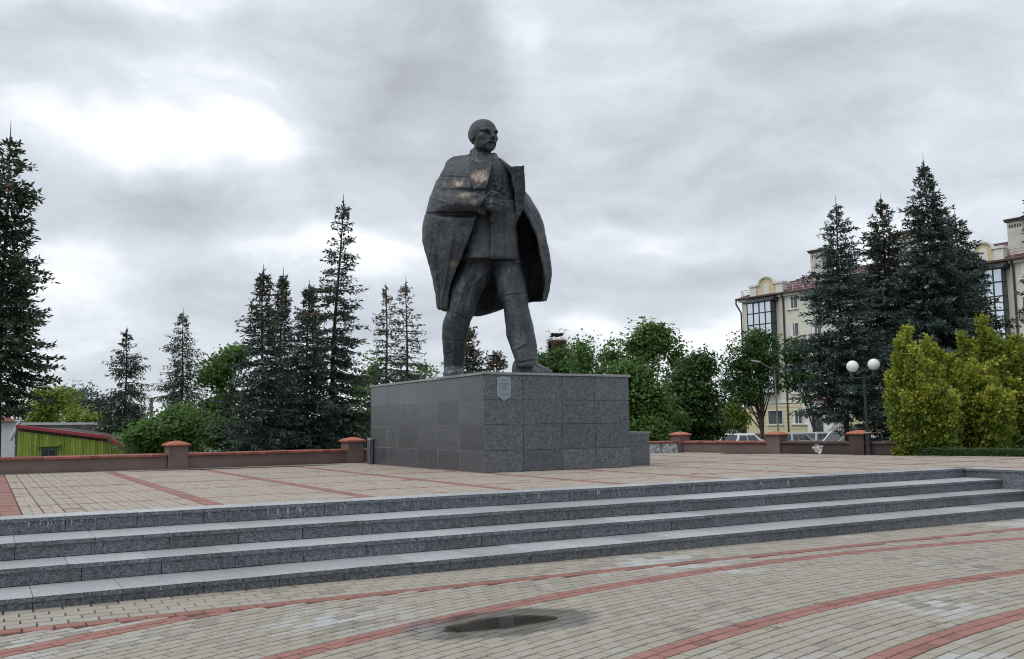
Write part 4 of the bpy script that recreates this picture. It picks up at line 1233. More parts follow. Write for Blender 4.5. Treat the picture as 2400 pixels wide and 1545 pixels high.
    if cones:
        sel = g.random(len(P)) < cones * np.clip((P[:, 2] / H - 0.74) * 5, 0, 1)
        if sel.sum() > 3:
            k = int(sel.sum()); V2 = blades(P[sel] + [0, 0, -.05], unit(np.tile([0, 0, -1.0], (k, 1)) + g.normal(0, .2, (k, 3))), g.uniform(.09, .14, k), g.uniform(.05, .075, k), g)
            tag(link('cones', quads_mesh('cones', V2, M_CONE, np.tile(g.random(k), 2)), t, world=False), kind='stuff')
    return t

def leaves(C, Nrm, sz, g, aspect=0.62):
    n = len(C); r_ = unit(g.normal(size=(n, 3))); a_ = unit(np.cross(Nrm, r_)); b_ = np.cross(Nrm, a_); sz = sz[:, None]
    return np.stack([C - a_ * sz, C + b_ * sz * aspect, C + a_ * sz, C - b_ * sz * aspect], 1)
def broadleaf(name, label, D, lobes, base_px, mat, seed, n=5000, leaf=0.075, group='broadleaf trees', trunk_r=0.16, stems=1, zbase=None, cat='tree', bark=None, gap=0.35, depthk=0.9, stem_sp=0.35, up=0.0):
    """lobes: (px, py, half width px, half height px, depth offset)"""
    g = np.random.default_rng(seed); q = random.Random(seed)
    base = atd(base_px, 1000, D); base[2] = GZ if zbase is None else zbase
    t = empty(name, base); tag(t, label, cat, group)
    Ls = []
    for (px, py, rx, ry, dd) in lobes:
        c_ = atd(px, py, D + dd) - base; k = (D + dd) / F_PX; Ls.append((c_, np.array([rx * k, rx * k * depthk, ry * k])))
    vol = np.array([np.prod(r_) ** (2 / 3) for _, r_ in Ls]); vol /= vol.sum()
    V, T = [], []
    for (c_, r_), w in zip(Ls, vol):
        nl = int(n * 1.9 * w); nc = max(6, nl // 34)
        d = unit(g.normal(size=(nc, 3))); rad = g.uniform(0.15, 1.0, nc) ** 0.5 * g.uniform(0.74, 1.16, nc) * np.where(g.random(nc) < .08, 1.18, 1.0)
        cc = c_ + d * rad[:, None] * r_
        keep = vnoise(cc + base, 1.1 / max(0.5, leaf * 10), seed) > (-0.5 + gap + 0.12)
        cc = cc[keep]; d = d[keep]
        if len(cc) == 0: continue
        per = 34; cs = leaf * g.uniform(1.5, 4.0, len(cc))
        tw = np.repeat(cc, per, 0) + g.normal(0, 1, (len(cc) * per, 3)) * np.repeat(cs, per)[:, None] * [1, 1, 0.62 + up]
        nr = unit(g.normal(0, 0.7, (len(tw), 3)) + np.array([0, 0, 0.9]) + np.repeat(d, per, 0) * 0.5)
        V.append(leaves(tw, nr, leaf * g.uniform(0.7, 1.35, len(tw)), g))
        T.append(np.clip(np.repeat(g.normal(0.42, 0.17, len(cc)), per) + g.normal(0, 0.13, len(tw)), 0, 1))
    link('crown', quads_mesh('crown', np.concatenate(V), mat, np.concatenate(T)), t, world=False)
    tr = MB()
    top = max(Ls, key=lambda l: l[0][2])[0]
    for s_ in range(stems):
        tgt = Ls[s_ % len(Ls)][0] + np.array([q.uniform(-.3, .3), q.uniform(-.3, .3), 0]) if stems > 1 else top
        fork = np.array([0, 0, min(tgt[2] * 0.3, 1.6)]) if stems > 1 else np.zeros(3)
        path = [np.zeros(3), fork * 0.5 + [.02, 0, 0], fork + np.array([q.uniform(-.05, .05), 0, 0])] if stems > 1 else [np.zeros(3)]
        a_ = path[-1]
        for k in range(1, 6):
            f = k / 5; p0 = a_ + (tgt - a_) * f; p0 = p0 + np.array([q.uniform(-.06, .06), q.uniform(-.06, .06), 0]) * (1 - f) * 1.5
            p0[:2] -= (tgt - a_)[:2] * 0.25 * math.sin(math.pi * f) * (1 if stems > 1 else 0)
            path.append(p0)
        nP = len(path); tr.tube(path, [trunk_r * (1 - 0.85 * k / (nP - 1)) * (1.0 if stems == 1 else 0.8) for k in range(nP)], 7)
        for k in range(7):
            i = q.randint(2 if stems > 1 else 1, nP - 2); p0 = path[i]; lb = q.choice(Ls); e_ = lb[0] + unit(g.normal(size=3)) * lb[1] * 0.8
            if e_[2] < p0[2]: continue
            mid = (p0 + e_) / 2 + np.array([0, 0, -0.12])
            tr.tube([p0, mid, e_], [trunk_r * 0.32, trunk_r * 0.2, 0.008], 4, cap=False)
    link('trunk', tr.mesh('trunk', bark or M_BARK), t, world=False)
    return t

GSP = 'spruces behind the left wall'; GSR = 'spruces in front of the pale building'
spruce('spruce_tree', 'tall dark spruce cut off by the left edge of the photo', -8, 325, 128, 22.5, M_GREENSP, 101, droop=.50, cones=0.04, group=GSP, power=.52, size=1.15, dens=1.1, sparse_top=.2, low=.30, levels=1.0)
spruce('spruce_tree', 'small spruce with drooping boughs at the low right end of the shed', 291, 775, 128, 34, M_DARK, 102, droop=.55, dens=1.0, sparse_top=.4, group=GSP, hang=.45, levels=1.15, power=.9)
spruce('spruce_tree', 'slim see-through spruce standing behind the utility pole', 424, 733, 100, 38, M_GREENSP, 103, droop=.6, dens=.9, sparse_top=.4, group=GSP, hang=.5, levels=1.1, power=.85)
spruce('blue_spruce_tree', 'bushy blue spruce, leftmost of the tight clump left of the statue', 612, 634, 142, 26.5, M_BLUE, 104, levels=1.3, droop=.30, cones=0.12, group=GSP, power=1.0, dens=1.0)
spruce('blue_spruce_tree', 'blue spruce with brown cones, second from left in the clump', 657, 647, 118, 28.5, M_BLUE, 105, levels=1.3, droop=.3, cones=0.13, group=GSP, power=1.05)
spruce('blue_spruce_tree', 'shorter blue spruce with a rusty top, just left of the tallest spruce', 719, 671, 122, 27.8, M_BLUE, 106, levels=1.3, droop=.32, cones=0.17, group=GSP, power=.85)
spruce('spruce_tree', 'tallest spruce left of the statue, with a thin bent bare top', 776, 474, 125, 29, M_DARK, 107, droop=.46, dens=1.0, sparse_top=.9, group=GSP, lean=.035, power=.78, levels=1.05, cones=0.03)
spruce('spruce_tree', 'thin spruce with rust brown cones, left one of the pair beside the cloak', 905, 671, 88, 38, M_DARK, 108, droop=.4, dens=.75, sparse_top=.8, cones=0.21, group=GSP, levels=.8, power=.72)
spruce('spruce_tree', 'thin blue-green spruce with a long leader, right one of the pair beside the cloak', 953, 664, 94, 36, M_BLUE, 109, droop=.36, dens=.75, sparse_top=.7, cones=0.12, group=GSP, levels=.85, power=.75)
spruce('spruce_tree', 'spruce full of brown cones seen between the legs of the statue', 1096, 764, 92, 33, M_DARK, 110, levels=1.3, droop=.28, cones=0.25, group=GSP, power=.6)
spruce('spruce_tree', 'low spruce tips behind the pedestal between the statue\'s feet', 1166, 828, 62, 31, M_BLUE, 111, levels=1.3, droop=.25, cones=0.21, group=GSP, power=.6)
spruce('blue_spruce_tree', 'broad blue spruce behind the globe lamp', 1984, 480, 158, 33, M_BLUE, 112, levels=1.3, droop=.34, group=GSR, power=.86, sparse_top=.3, dens=.95, low=.25)
spruce('spruce_tree', 'spruce with a brown crooked tip between the two tallest on the right', 2093, 466, 135, 37, M_DARK, 113, levels=1.3, droop=.34, cones=0.15, group=GSR, power=.74, sparse_top=.4, low=.25)
spruce('spruce_tree', 'tallest spruce on the right, rising above the building roof', 2203, 380, 165, 35, M_BLUE, 114, levels=1.3, droop=.36, cones=0.05, group=GSR, power=.85, sparse_top=.4)
spruce('spruce_tree', 'dark spruce close against the right side of the tallest one', 2272, 512, 122, 38, M_DARK, 115, levels=1.3, droop=.32, group=GSR, power=.55)
spruce('blue_spruce_tree', 'blue spruce whose boughs reach in at the right edge of the photo', 2492, 345, 135, 27, M_BLUE, 116, levels=1.3, droop=.34, group=GSR, power=.98)

GB = 'broadleaf trees and bushes beyond the walls'
broadleaf('young_tree', 'yellow-green bushy tree behind the slate roof of the shed', 48, [(95, 965, 45, 55, 0), (140, 960, 48, 52, 1), (185, 985, 38, 40, 0), (110, 930, 30, 28, 0)], 130, M_LEAFY, 201, 7000, .085, GB, up=.3)
broadleaf('far_tree', 'hazy grey-green tree far off beyond the yellow-green one', 95, [(200, 945, 32, 40, 0), (165, 940, 28, 34, 2), (230, 970, 30, 30, 0)], 195, M_LEAFB, 202, 4500, .14, GB)
broadleaf('leafy_tree', 'mid green tree standing left of the blue spruce clump', 40, [(525, 850, 50, 62, 0), (500, 920, 45, 60, 0), (545, 950, 50, 70, 1), (555, 815, 28, 30, 0)], 520, M_LEAF, 203, 8500, .085, GB)
broadleaf('leafy_bush', 'leafy green bush above the low wall beside the utility pole', 29, [(400, 1010, 62, 52, 0), (340, 1025, 55, 36, 0), (455, 1015, 55, 48, 0), (420, 975, 45, 35, .5)], 400, M_LEAF, 204, 8000, .065, GB, trunk_r=.05, stems=4, cat='bush')
broadleaf('leafy_bush', 'darker bush at the foot of the blue spruces by the wall', 28.5, [(520, 1020, 50, 42, 0), (575, 1030, 45, 36, 0), (640, 1040, 50, 28, 0), (720, 1030, 55, 32, 1), (790, 1030, 45, 34, 1)], 560, M_LEAFD, 205, 6500, .06, GB, trunk_r=.05, stems=4, cat='bush')
broadleaf('leafy_tree', 'light green leafy tree showing behind the pair of thin spruces', 42, [(880, 900, 55, 70, 0), (950, 915, 50, 60, 0), (850, 960, 50, 60, 0), (1010, 900, 42, 42, 0)], 900, M_LEAF, 206, 7500, .09, GB)
broadleaf('dense_tree', 'dense rounded dark tree carrying the stork nest', 58, [(1300, 852, 44, 36, 0), (1300, 888, 52, 56, 0), (1282, 842, 28, 24, 0), (1322, 838, 24, 24, 0)], 1300, M_LEAFD, 207, 7500, .12, GB, gap=.15)
broadleaf('leafy_tree', 'loose bright green tree just right of the nest tree', 47, [(1395, 830, 52, 42, 0), (1420, 850, 55, 50, 0), (1375, 880, 50, 60, 0), (1440, 815, 30, 26, 0)], 1400, M_LEAF, 208, 7500, .085, GB, gap=.42, up=.25)
broadleaf('leafy_tree', 'tallest broadleaf tree right of the statue, with an airy crown', 46, [(1525, 810, 62, 48, 0), (1500, 850, 58, 50, 0), (1565, 850, 50, 45, 1), (1530, 782, 36, 26, 0)], 1525, M_LEAF, 209, 8500, .085, GB, gap=.40, up=.2)
broadleaf('leafy_tree', 'bright leafy tree directly right of the pedestal top', 36, [(1500, 930, 62, 60, 0), (1450, 960, 60, 70, 0), (1540, 980, 60, 55, 0), (1480, 880, 50, 36, 0), (1520, 1010, 60, 40, -1)], 1490, M_LEAF, 210, 11000, .075, GB, gap=.22)
broadleaf('leafy_tree', 'deep green tree left of the pale building, sloping down to the right', 38, [(1620, 900, 60, 60, 0), (1600, 960, 70, 70, 0), (1660, 960, 50, 60, 0), (1640, 850, 40, 30, 0), (1630, 1010, 70, 40, 0)], 1620, M_LEAFD, 211, 11000, .075, GB, gap=.22)
broadleaf('leafy_bush', 'pale lime bush by the left corner of the pale building', 76, [(1722, 970, 32, 38, 0), (1734, 985, 22, 26, 0), (1700, 995, 30, 26, 0)], 1720, M_LEAFY, 212, 4500, .10, GB, cat='bush', trunk_r=.06, stems=3)
broadleaf('street_tree', 'clipped street tree with forked trunk in front of the glazed bay', 72, [(1735, 840, 45, 58, 0), (1785, 830, 45, 52, 0), (1715, 880, 30, 45, 0), (1800, 880, 32, 50, 0), (1750, 920, 42, 34, 0), (1770, 795, 40, 26, 0)], 1786, M_LEAFD, 213, 7500, .11, 'street trees', stems=4, trunk_r=.20, gap=.22)
broadleaf('street_tree', 'thinner street tree half hidden by the broad blue spruce', 72, [(1868, 830, 34, 40, 0), (1860, 880, 32, 45, 0), (1890, 900, 28, 40, 0), (1870, 935, 28, 24, 0)], 1908, M_LEAFD, 214, 4500, .11, 'street trees', stems=2, trunk_r=.16, gap=.25)
broadleaf('street_tree', 'dark broadleaf filling the gap behind the right hand spruces', 44, [(2180, 930, 70, 80, 0), (2260, 900, 90, 100, 0), (2360, 900, 80, 100, 0)], 2200, M_LEAFD, 215, 8000, .10, 'street trees', gap=.2)

def gold(label, px, top, hw, D, seed):
    g = np.random.default_rng(seed); q = random.Random(seed)
    base = onz(px, 1066, 0) ; base = atd(px, 1000, D); base[2] = -0.05
    H = atd(px, top, D)[2] - base[2]; Rb = hw * D / F_PX
    t = empty('golden_shrub', base); tag(t, label, 'shrub', 'golden shrubs at the right')
    V, T = [], []; tr = MB()
    npl = 24
    for k in range(npl):
        r_ = Rb * math.sqrt(q.random()) * 0.95; a_ = q.uniform(0, 6.28)
        hh = H * (1 - 0.30 * (r_ / Rb) ** 2) * q.uniform(0.60, 0.95) if k > 1 else H * (1.0 if k == 0 else .94)
        rr = r_ if k > 1 else r_ * 0.35
        top_ = np.array([rr * math.cos(a_) * 1.15, rr * math.sin(a_) * 1.15, hh]); b0 = np.array([rr * .45 * math.cos(a_), rr * .45 * math.sin(a_), 0])
        nz = max(10, int(hh / 0.055))
        f = np.linspace(0.03, 1, nz); ctr = b0 + (top_ - b0) * f[:, None] + g.normal(0, .04 * Rb, (nz, 3))
        wid = 0.34 * Rb * np.clip(1.15 - f, 0.16, 0.8) ** 0.7 * q.uniform(.8, 1.25)
        # each stem carries small fans of foliage
        m_ = 5
        c_ = np.repeat(ctr, m_, 0); d = unit(g.normal(size=(len(c_), 3)) * [1, 1, 0.5]); rad = g.uniform(0.35, 1.05, len(c_)) * np.repeat(wid, m_)
        fc_ = c_ + d * rad[:, None]; fd = unit(d * 0.75 + np.array([0, 0, .8]) + g.normal(0, .3, fc_.shape)); fz = np.repeat(f, m_)
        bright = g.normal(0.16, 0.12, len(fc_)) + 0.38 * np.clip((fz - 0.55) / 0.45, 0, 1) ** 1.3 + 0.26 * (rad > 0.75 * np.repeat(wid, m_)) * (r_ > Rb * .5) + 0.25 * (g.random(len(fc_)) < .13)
        p_ = 6
        fp = np.repeat(fc_, p_, 0) + g.normal(0, .035, (len(fc_) * p_, 3)); fdv = unit(np.repeat(fd, p_, 0) + g.normal(0, .55, fp.shape))
        V.append(blades(fp, fdv, g.uniform(.07, .13, len(fp)), g.uniform(.045, .08, len(fp)), g, cross=False))
        T.append(np.clip(np.repeat(bright, p_) + g.normal(0, .07, len(fp)), 0, 1))
        if k % 3 == 0: tr.tube([b0 * .4, b0, (b0 + top_) / 2, top_ * [1, 1, .9]], [.025, .02, .012, .005], 4, cap=False)
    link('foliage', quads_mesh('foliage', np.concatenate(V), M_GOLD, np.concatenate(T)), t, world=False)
    link('stems', tr.mesh('stems', M_BARK), t, world=False)
gold('golden shrub at the left end of the group, beside the globe lamp', 2130, 772, 54, 22.9, 301)
gold('second golden shrub from the globe lamp', 2200, 795, 70, 23.8, 302)
gold('third golden shrub from the globe lamp', 2262, 782, 72, 24.4, 303)
gold('tallest golden shrub, with a pointed plume near the right edge', 2330, 745, 74, 24.5, 304)
gold('golden shrub cut by the right edge of the photo', 2404, 790, 72, 24.3, 305)
gold('low golden shrub filling the front of the group', 2178, 870, 72, 23.0, 306)
gold('greener golden shrub in front of the tallest one', 2308, 850, 80, 23.7, 307)

# clipped hedge in front of the shrubs
g = np.random.default_rng(41)
hA, hB = onz(2140, 1068, 0), onz(2520, 1072, 0)
hd = empty('clipped_hedge', (hA + hB) / 2); tag(hd, 'low clipped green hedge along the foot of the golden shrubs', 'hedge')
e_ = (hB - hA) / np.linalg.norm(hB - hA); n_ = np.array([-e_[1], e_[0], 0]); Lh = np.linalg.norm(hB - hA)
nL = 9000
face = g.integers(0, 3, nL); a_ = g.uniform(0, Lh, nL); w_ = g.uniform(0, .35, nL); z_ = g.uniform(0, .17, nL)
w_ = np.where(face == 1, 0, w_); z_ = np.where(face == 0, .17, z_)
P = hA + e_ * a_[:, None] + n_ * (w_ + g.normal(0, .012, nL))[:, None] + UP * (z_ + g.normal(0, .010, nL))[:, None]
V = leaves(P, unit(g.normal(0, .6, (nL, 3)) + [0, -.3, .8]), g.uniform(.012, .024, nL), g)
link('foliage', quads_mesh('foliage', V, M_HEDGE, np.clip(g.normal(.45, .2, nL), 0, 1)), hd)
mb = MB(); mb.obox(hA + n_ * .03 - UP * .02, e_ * Lh, n_ * .3, UP * .165); mb.build('twigs', M_HEDGE, hd)

# far wood closing the view
g = np.random.default_rng(77)
V, T = [], []
for k in range(90):
    x = -170 + k * 3.9 + g.uniform(-2, 2); y = 185 + g.uniform(-12, 12); hh = g.uniform(4, 7.0); 
    nl = 420; d = unit(g.normal(size=(nl, 3))); p0 = np.array([x, y, GZ + hh * .55]) + d * g.uniform(.3, 1, (nl, 1)) * [3.2, 3.2, hh * .5]
    V.append(leaves(p0, unit(g.normal(0, .6, (nl, 3)) + d + [0, 0, .5]), g.uniform(.3, .6, nl), g)); T.append(np.clip(g.normal(g.uniform(.3, .55), .15, nl), 0, 1))
tag(link('distant_wood', quads_mesh('distant_wood', np.concatenate(V), M_LEAFB, np.concatenate(T))), 'grey-green line of distant woodland along the horizon', kind='stuff')
# ------------------------------------------------------------------ apartment building
M_WALLB = plain('pale_yellow_render', (0.66, 0.655, 0.57), 0.85, 0.05, 0.5, 0.2)
M_WALLG = plain('yellow_rusticated_render', (0.60, 0.55, 0.36), 0.85, 0.05, 0.5, 0.2)
M_TRIMW = plain('white_trim', (0.66, 0.66, 0.62), 0.7, 0.06, 2, 0.3)
M_CREAM = plain('cream_pediment', (0.60, 0.51, 0.34), 0.8, 0.06, 2, 0.2)
M_PLINTH = plain('brown_plinth', (0.10, 0.075, 0.065), 0.85, 0.15, 2, 0.3)
M_CHIM = plain('chimney_render', (0.52, 0.51, 0.46), 0.85, 0.14, 1.2, 0.2)
M_DRK = plain('dark_metal', (0.025, 0.028, 0.03), 0.45, 0.1, 3, 0.5)
M_PIPE = plain('brown_pipe', (0.05, 0.028, 0.025), 0.5, 0.1, 3, 0.5)
M_RAIL = plain('pink_white_rail', (0.55, 0.42, 0.42), 0.6, 0.05)
M_FRAME = plain('white_plastic_frame', (0.70, 0.70, 0.69), 0.5, 0.04)
m = NT('window_glass'); m.set((0.03, 0.035, 0.04), 0.06, 0.9); M_GLASS = m.m
m = NT('mirror_glass'); m.set((0.62, 0.68, 0.74), 0.05, 1.0); m.b.inputs['Metallic'].default_value = 0.75; M_MIR = m.m
m = NT('red_metal_tiles')
at = m.n('ShaderNodeTexCoord'); br = m.n('ShaderNodeTexWave'); br.inputs['Scale'].default_value = 1.0
m.l(m.pos(), br.inputs['Vector']); 
m.set(m.ramp(m.noise(2.0, 4), [(0.3, (0.12, 0.055, 0.062)), (0.7, (0.18, 0.09, 0.098))]), 0.38, 0.5); M_ROOF = m.m

BZ = -1.4
B0 = np.array([25.3, 100.0, BZ]); BE = np.array([0.6, -0.8, 0.0]); BN = np.array([-0.8, -0.6, 0.0])   # along the front, out of the front
BL, BDp, FLH = 46.0, 12.0, 2.92
ZE = 15.9                      # eaves above the base
bld = empty('apartment_building', B0 + BE * BL / 2)
tag(bld, 'five-storey pale yellow apartment block with glazed bays and red metal roof', 'building')
def bp(s_, o_, z_): return B0 + BE * s_ + BN * o_ + UP * z_
mb = MB(); mb.obox(bp(0, 0, 4.3), BE * BL, BN * -BDp, UP * (ZE - 4.3)); mb.build('upper_wall', M_WALLB, bld)
mb = MB(); mb.obox(bp(0, 0.05, 1.1), BE * BL, BN * -(BDp), UP * 3.2)
wg_ = mb.build('ground_floor_wall', M_WALLG, bld)
for k in range(8):
    mb = MB(); mb.obox(bp(0.02, 0.05, 1.18 + k * 0.38), BE * (BL - .04), BN * 0.035, UP * 0.34); mb.build('stone_course', M_WALLG, bld)
mb = MB(); mb.obox(bp(-0.05, 0.12, -0.5), BE * (BL + .1), BN * -BDp, UP * 1.62); mb.build('plinth', M_PLINTH, bld)
mb = MB(); mb.obox(bp(-0.05, 0.16, 4.30), BE * (BL + .1), BN * -0.4, UP * 0.22); mb.obox(bp(-.05, .1, 4.0), BE * (BL + .1), BN * -.3, UP * .08); mb.build('string_course', M_TRIMW, bld)
mb = MB(); mb.obox(bp(-0.25, 0.30, ZE - 0.42), BE * (BL + .5), BN * -(BDp + .6), UP * 0.22); mb.build('cornice', M_TRIMW, bld)
mb = MB(); mb.obox(bp(-0.5, 0.55, ZE - 0.20), BE * (BL + 1.0), BN * -(BDp + 1.1), UP * 0.14); mb.build('eaves', M_PIPE, bld)
# hipped roof
hr = 2.7
rf = MB(); z0 = ZE - 0.05
e0 = [bp(-.5, .55, z0), bp(BL + .5, .55, z0), bp(BL + .5, -BDp - .55, z0), bp(-.5, -BDp - .55, z0)]
rg = [bp(6.0, -BDp / 2, z0 + hr), bp(BL - 6, -BDp / 2, z0 + hr)]
rf.add(e0 + rg, [(0, 1, 5, 4), (1, 2, 5), (2, 3, 4, 5), (3, 0, 4), (3, 2, 1, 0)])
roof = rf.build('roof', M_ROOF, bld)
up_ = unit(rg[0] - e0[0] - BE * 6.5)
def ribs():
    """standing tile rows across the front slope"""
    mb = MB()
    sl = (rg[0] - bp(6.0, .55, z0)); 
    for k in range(1, 14):
        f = k / 14; a_ = e0[0] + (rg[0] - e0[0]) * f; b_ = e0[1] + (rg[1] - e0[1]) * f
        mb.tube([a_ + UP * .02, b_ + UP * .02], 0.05, 4)
    return mb
ribs().build('tile_rows', M_ROOF, roof)
# snow rail along the eaves
rl = MB()
for s_ in np.arange(0.3, BL, 1.3):
    rl.tube([bp(s_, .15, z0), bp(s_, .15, z0 + .85)], 0.045, 4)
for zz in (.35, .6, .85): rl.tube([bp(0, .15, z0 + zz), bp(BL, .15, z0 + zz)], 0.03, 4)
rl.build('snow_rail', M_RAIL, roof)
def window(s_, zc_, w=1.25, h=1.45, parent=None, trim=False):
    o_ = 0.09 if zc_ < 4.2 else 0.0
    wn_ = MB(); k = .06
    wn_.obox(bp(s_ - w / 2, o_ - .02, zc_ - h / 2), BE * k, BN * .07, UP * h); wn_.obox(bp(s_ + w / 2 - k, o_ - .02, zc_ - h / 2), BE * k, BN * .07, UP * h)
    wn_.obox(bp(s_ - w / 2 + k, o_ - .02, zc_ - h / 2), BE * (w - 2 * k), BN * .07, UP * k); wn_.obox(bp(s_ - w / 2 + k, o_ - .02, zc_ + h / 2 - k), BE * (w - 2 * k), BN * .07, UP * k)
    wn_.obox(bp(s_ + w * .08, o_ - .02, zc_ - h / 2 + k), BE * .07, BN * .065, UP * (h - 2 * k))
    f = wn_.build('window', M_FRAME, bld)
    mb = MB(); mb.obox(bp(s_ - w / 2 + k, o_ - .03, zc_ - h / 2 + k), BE * (w - 2 * k), BN * .055, UP * (h - 2 * k)); mb.build('pane', M_GLASS, f)
    mb = MB(); mb.obox(bp(s_ - w / 2 - .1, o_, zc_ - h / 2 - .1), BE * (w + .2), BN * .16, UP * .08); mb.build('sill', M_TRIMW, f)
    if rnd.random() < .6:      # drawn curtain behind half of the glass
        mb = MB(); mb.obox(bp(s_ - w / 2 + k + .02, o_ + .026, zc_ - h / 2 + k), BE * w * rnd.uniform(.2, .4), BN * .002, UP * (h - 2 * k)); mb.build('curtain', M_FRAME, f)
FZ = [2.75 + FLH * i for i in range(5)]; FZ[0] = 2.65
ws_ = [6.6, 9.3, 12.0, 14.8, 17.6, 20.4, 23.2, 30.0, 32.8, 35.6, 38.4, 41.0]
for i, zc_ in enumerate(FZ):
    for s_ in ws_:
        if i == 0 and 7.2 < s_ < 12.5: continue
        window(s_, zc_ + .35 if i else zc_ + .2)
window(3.9, FZ[0] + .2, 1.9, 1.5); window(8.0, FZ[0] + .2, 1.2, 1.5); window(3.3, FZ[1] + .35, 1.9, 1.5)
# drain pipes
mb = MB(); mb.tube([bp(-.35, .5, ZE - .1), bp(-.45, .45, ZE - .6), bp(-.05, .12, ZE - 1.6), bp(-.02, .12, 0)], .09, 6); mb.build('drain_pipe', M_PIPE, bld)
for s_ in (5.5, 28.9):
    mb = MB(); mb.tube([bp(s_, .5, ZE - .1), bp(s_, .14, ZE - .7), bp(s_, .14, 0)], .09, 6); mb.build('drain_pipe', M_PIPE, bld)
# glazed bays
def bay(s0, s1, pr=.95):
    z0_, z1_ = 5.4, ZE - .75
    core = MB(); core.obox(bp(s0 + .05, 0, z0_), BE * (s1 - s0 - .1), BN * (pr - .05), UP * (z1_ - z0_)); b = core.build('bay', M_DRK, bld)
    nr, nc = 8, 4; hh = (z1_ - z0_) / nr; ww = (s1 - s0) / nc
    for r_ in range(nr):
        for c_ in range(nc):
            tilt = rnd.gauss(0, .012)
            mb = MB(); mb.obox(bp(s0 + c_ * ww + .06, pr - .04 + tilt * .5, z0_ + r_ * hh + .06), BE * (ww - .12), BN * .03, UP * (hh - .12) + BN * tilt)
            mb.build('pane', M_MIR, b)
        mb = MB(); mb.obox(bp(s1 - .04, .08, z0_ + r_ * hh + .06), BE * .03, BN * (pr - .2), UP * (hh - .12)); mb.build('pane', M_GLASS, b)
    g_ = MB()
    for r_ in range(nr + 1): g_.obox(bp(s0 - .02, pr - .03, z0_ + r_ * hh - .05), BE * (s1 - s0 + .04), BN * .08, UP * .1)
    for c_ in range(nc + 1): g_.obox(bp(s0 + c_ * ww - .045, pr - .03, z0_), BE * .09, BN * .07, UP * (z1_ - z0_))
    g_.build('glazing_bars', M_DRK, b)
    cap_ = MB(); cap_.prism([bp(s0 - .3, -.02, z1_ + .75), bp(s0 - .3, pr + .35, z1_), bp(s0 - .3, pr + .35, z1_ - .08), bp(s0 - .3, -.02, z1_ - .08)], BE * (s1 - s0 + .6)); cap_.build('bay_roof', M_DRK, b)
bay(1.45, 4.55); bay(25.3, 28.3)
# pediments and chimneys
def pediment(s0, s1):
    w = s1 - s0; c_ = (s0 + s1) / 2; z0_ = ZE - .02
    body_ = [(s0, z0_), (s1, z0_), (s1, z0_ + .95)]; n_ = 14; rr = w * .25
    arc = [(c_ + rr * math.cos(math.pi * k / n_), z0_ + 1.0 + rr * 0.85 * math.sin(math.pi * k / n_)) for k in range(n_ + 1)]
    mb = MB(); mb.prism([bp(u, .25, z) for u, z in body_ + arc + [(s0, z0_ + .95)]], BN * -.45); p_ = mb.build('pediment', M_CREAM, bld)
    for (a_, b_) in ((s0 - .08, s0 + .75), (s1 - .75, s1 + .08)):
        mb = MB(); mb.obox(bp(a_, .36, z0_), BE * (b_ - a_), BN * -.7, UP * 1.0); mb.obox(bp(a_ - .1, .46, z0_ + 1.0), BE * (b_ - a_ + .2), BN * -.9, UP * .22); mb.build('pier', M_TRIMW, p_)
    mb = MB(); mb.tube([bp(u, .27, z + .06) for u, z in arc], .17, 6); mb.build('arch_moulding', M_TRIMW, p_)
    mb = MB(); mb.prism([bp(c_ - .38, .252, z0_ + .1), bp(c_ + .38, .252, z0_ + .1), bp(c_ + .38, .252, z0_ + .9)] + [bp(c_ + .38 * math.cos(math.pi * k / 8), .252, z0_ + .9 + .35 * math.sin(math.pi * k / 8)) for k in range(1, 8)] + [bp(c_ - .38, .252, z0_ + .9)], BN * .04); mb.build('niche', M_TRIMW, p_)
pediment(1.5, 5.6); pediment(24.9, 28.2)
def chimney(s_, o_, w, zt):
    mb = MB(); mb.obox(bp(s_ - w / 2, o_ - w / 2, ZE - .3), BE * w, BN * w * .9, UP * (zt - ZE + .3)); ch = mb.build('chimney', M_CHIM, roof)
    mb = MB(); mb.obox(bp(s_ - w / 2 - .15, o_ - w / 2 - .15, zt + .001), BE * (w + .3), BN * (w * .9 + .3), UP * .12); mb.prism([bp(s_ - w / 2 - .2, o_ - w / 2 - .2, zt + .13), bp(s_ + w / 2 + .2, o_ - w / 2 - .2, zt + .13), bp(s_ + w / 2 + .2, o_ + w / 2 + .1, zt + .13), bp(s_ - w / 2 - .2, o_ + w / 2 + .1, zt + .13)], UP * .12); mb.build('chimney_cap', M_PLINTH, ch)
    for k in range(5):
        mb = MB(); mb.obox(bp(s_ - w * .38 + k * w * .17, o_ + w * .40 + .001, zt - .55), BE * .14, BN * .01, UP * .3); mb.build('vent', M_DRK, ch)
chimney(8.9, -2.0, 1.7, ZE + 3.9); chimney(28.9, -1.2, 1.3, ZE + 3.3); chimney(18.0, -2.5, 1.6, ZE + 4.2)
# entrance kiosk with red hood
mb = MB(); mb.obox(bp(9.0, .1, 0.9), BE * 3.0, BN * 1.7, UP * 2.9); mb.build('entrance_box', M_FRAME, bld)
mb = MB(); mb.obox(bp(8.7, 1.81, 3.2), BE * 3.6, BN * .2, UP * 1.0); mb.build('fascia_board', M_FRAME, bld)
mb = MB(); mb.prism([bp(8.7, 1.9, 4.2), bp(12.3, 1.9, 4.2), bp(11.5, .3, 5.0), bp(9.5, .3, 5.0)], UP * .06); mb.build('entrance_hood', M_ROOF, bld)
mb = MB(); mb.obox(bp(9.6, 1.81, 1.0), BE * 1.2, BN * .05, UP * 2.1); mb.build('door', M_GLASS, bld)
mb = MB(); mb.obox(bp(11.1, 1.82, 3.45), BE * .85, BN * .26, UP * .6)
mb.build('orange_sign', plain('orange_sign', (0.62, 0.14, 0.05), .5, .05), bld)
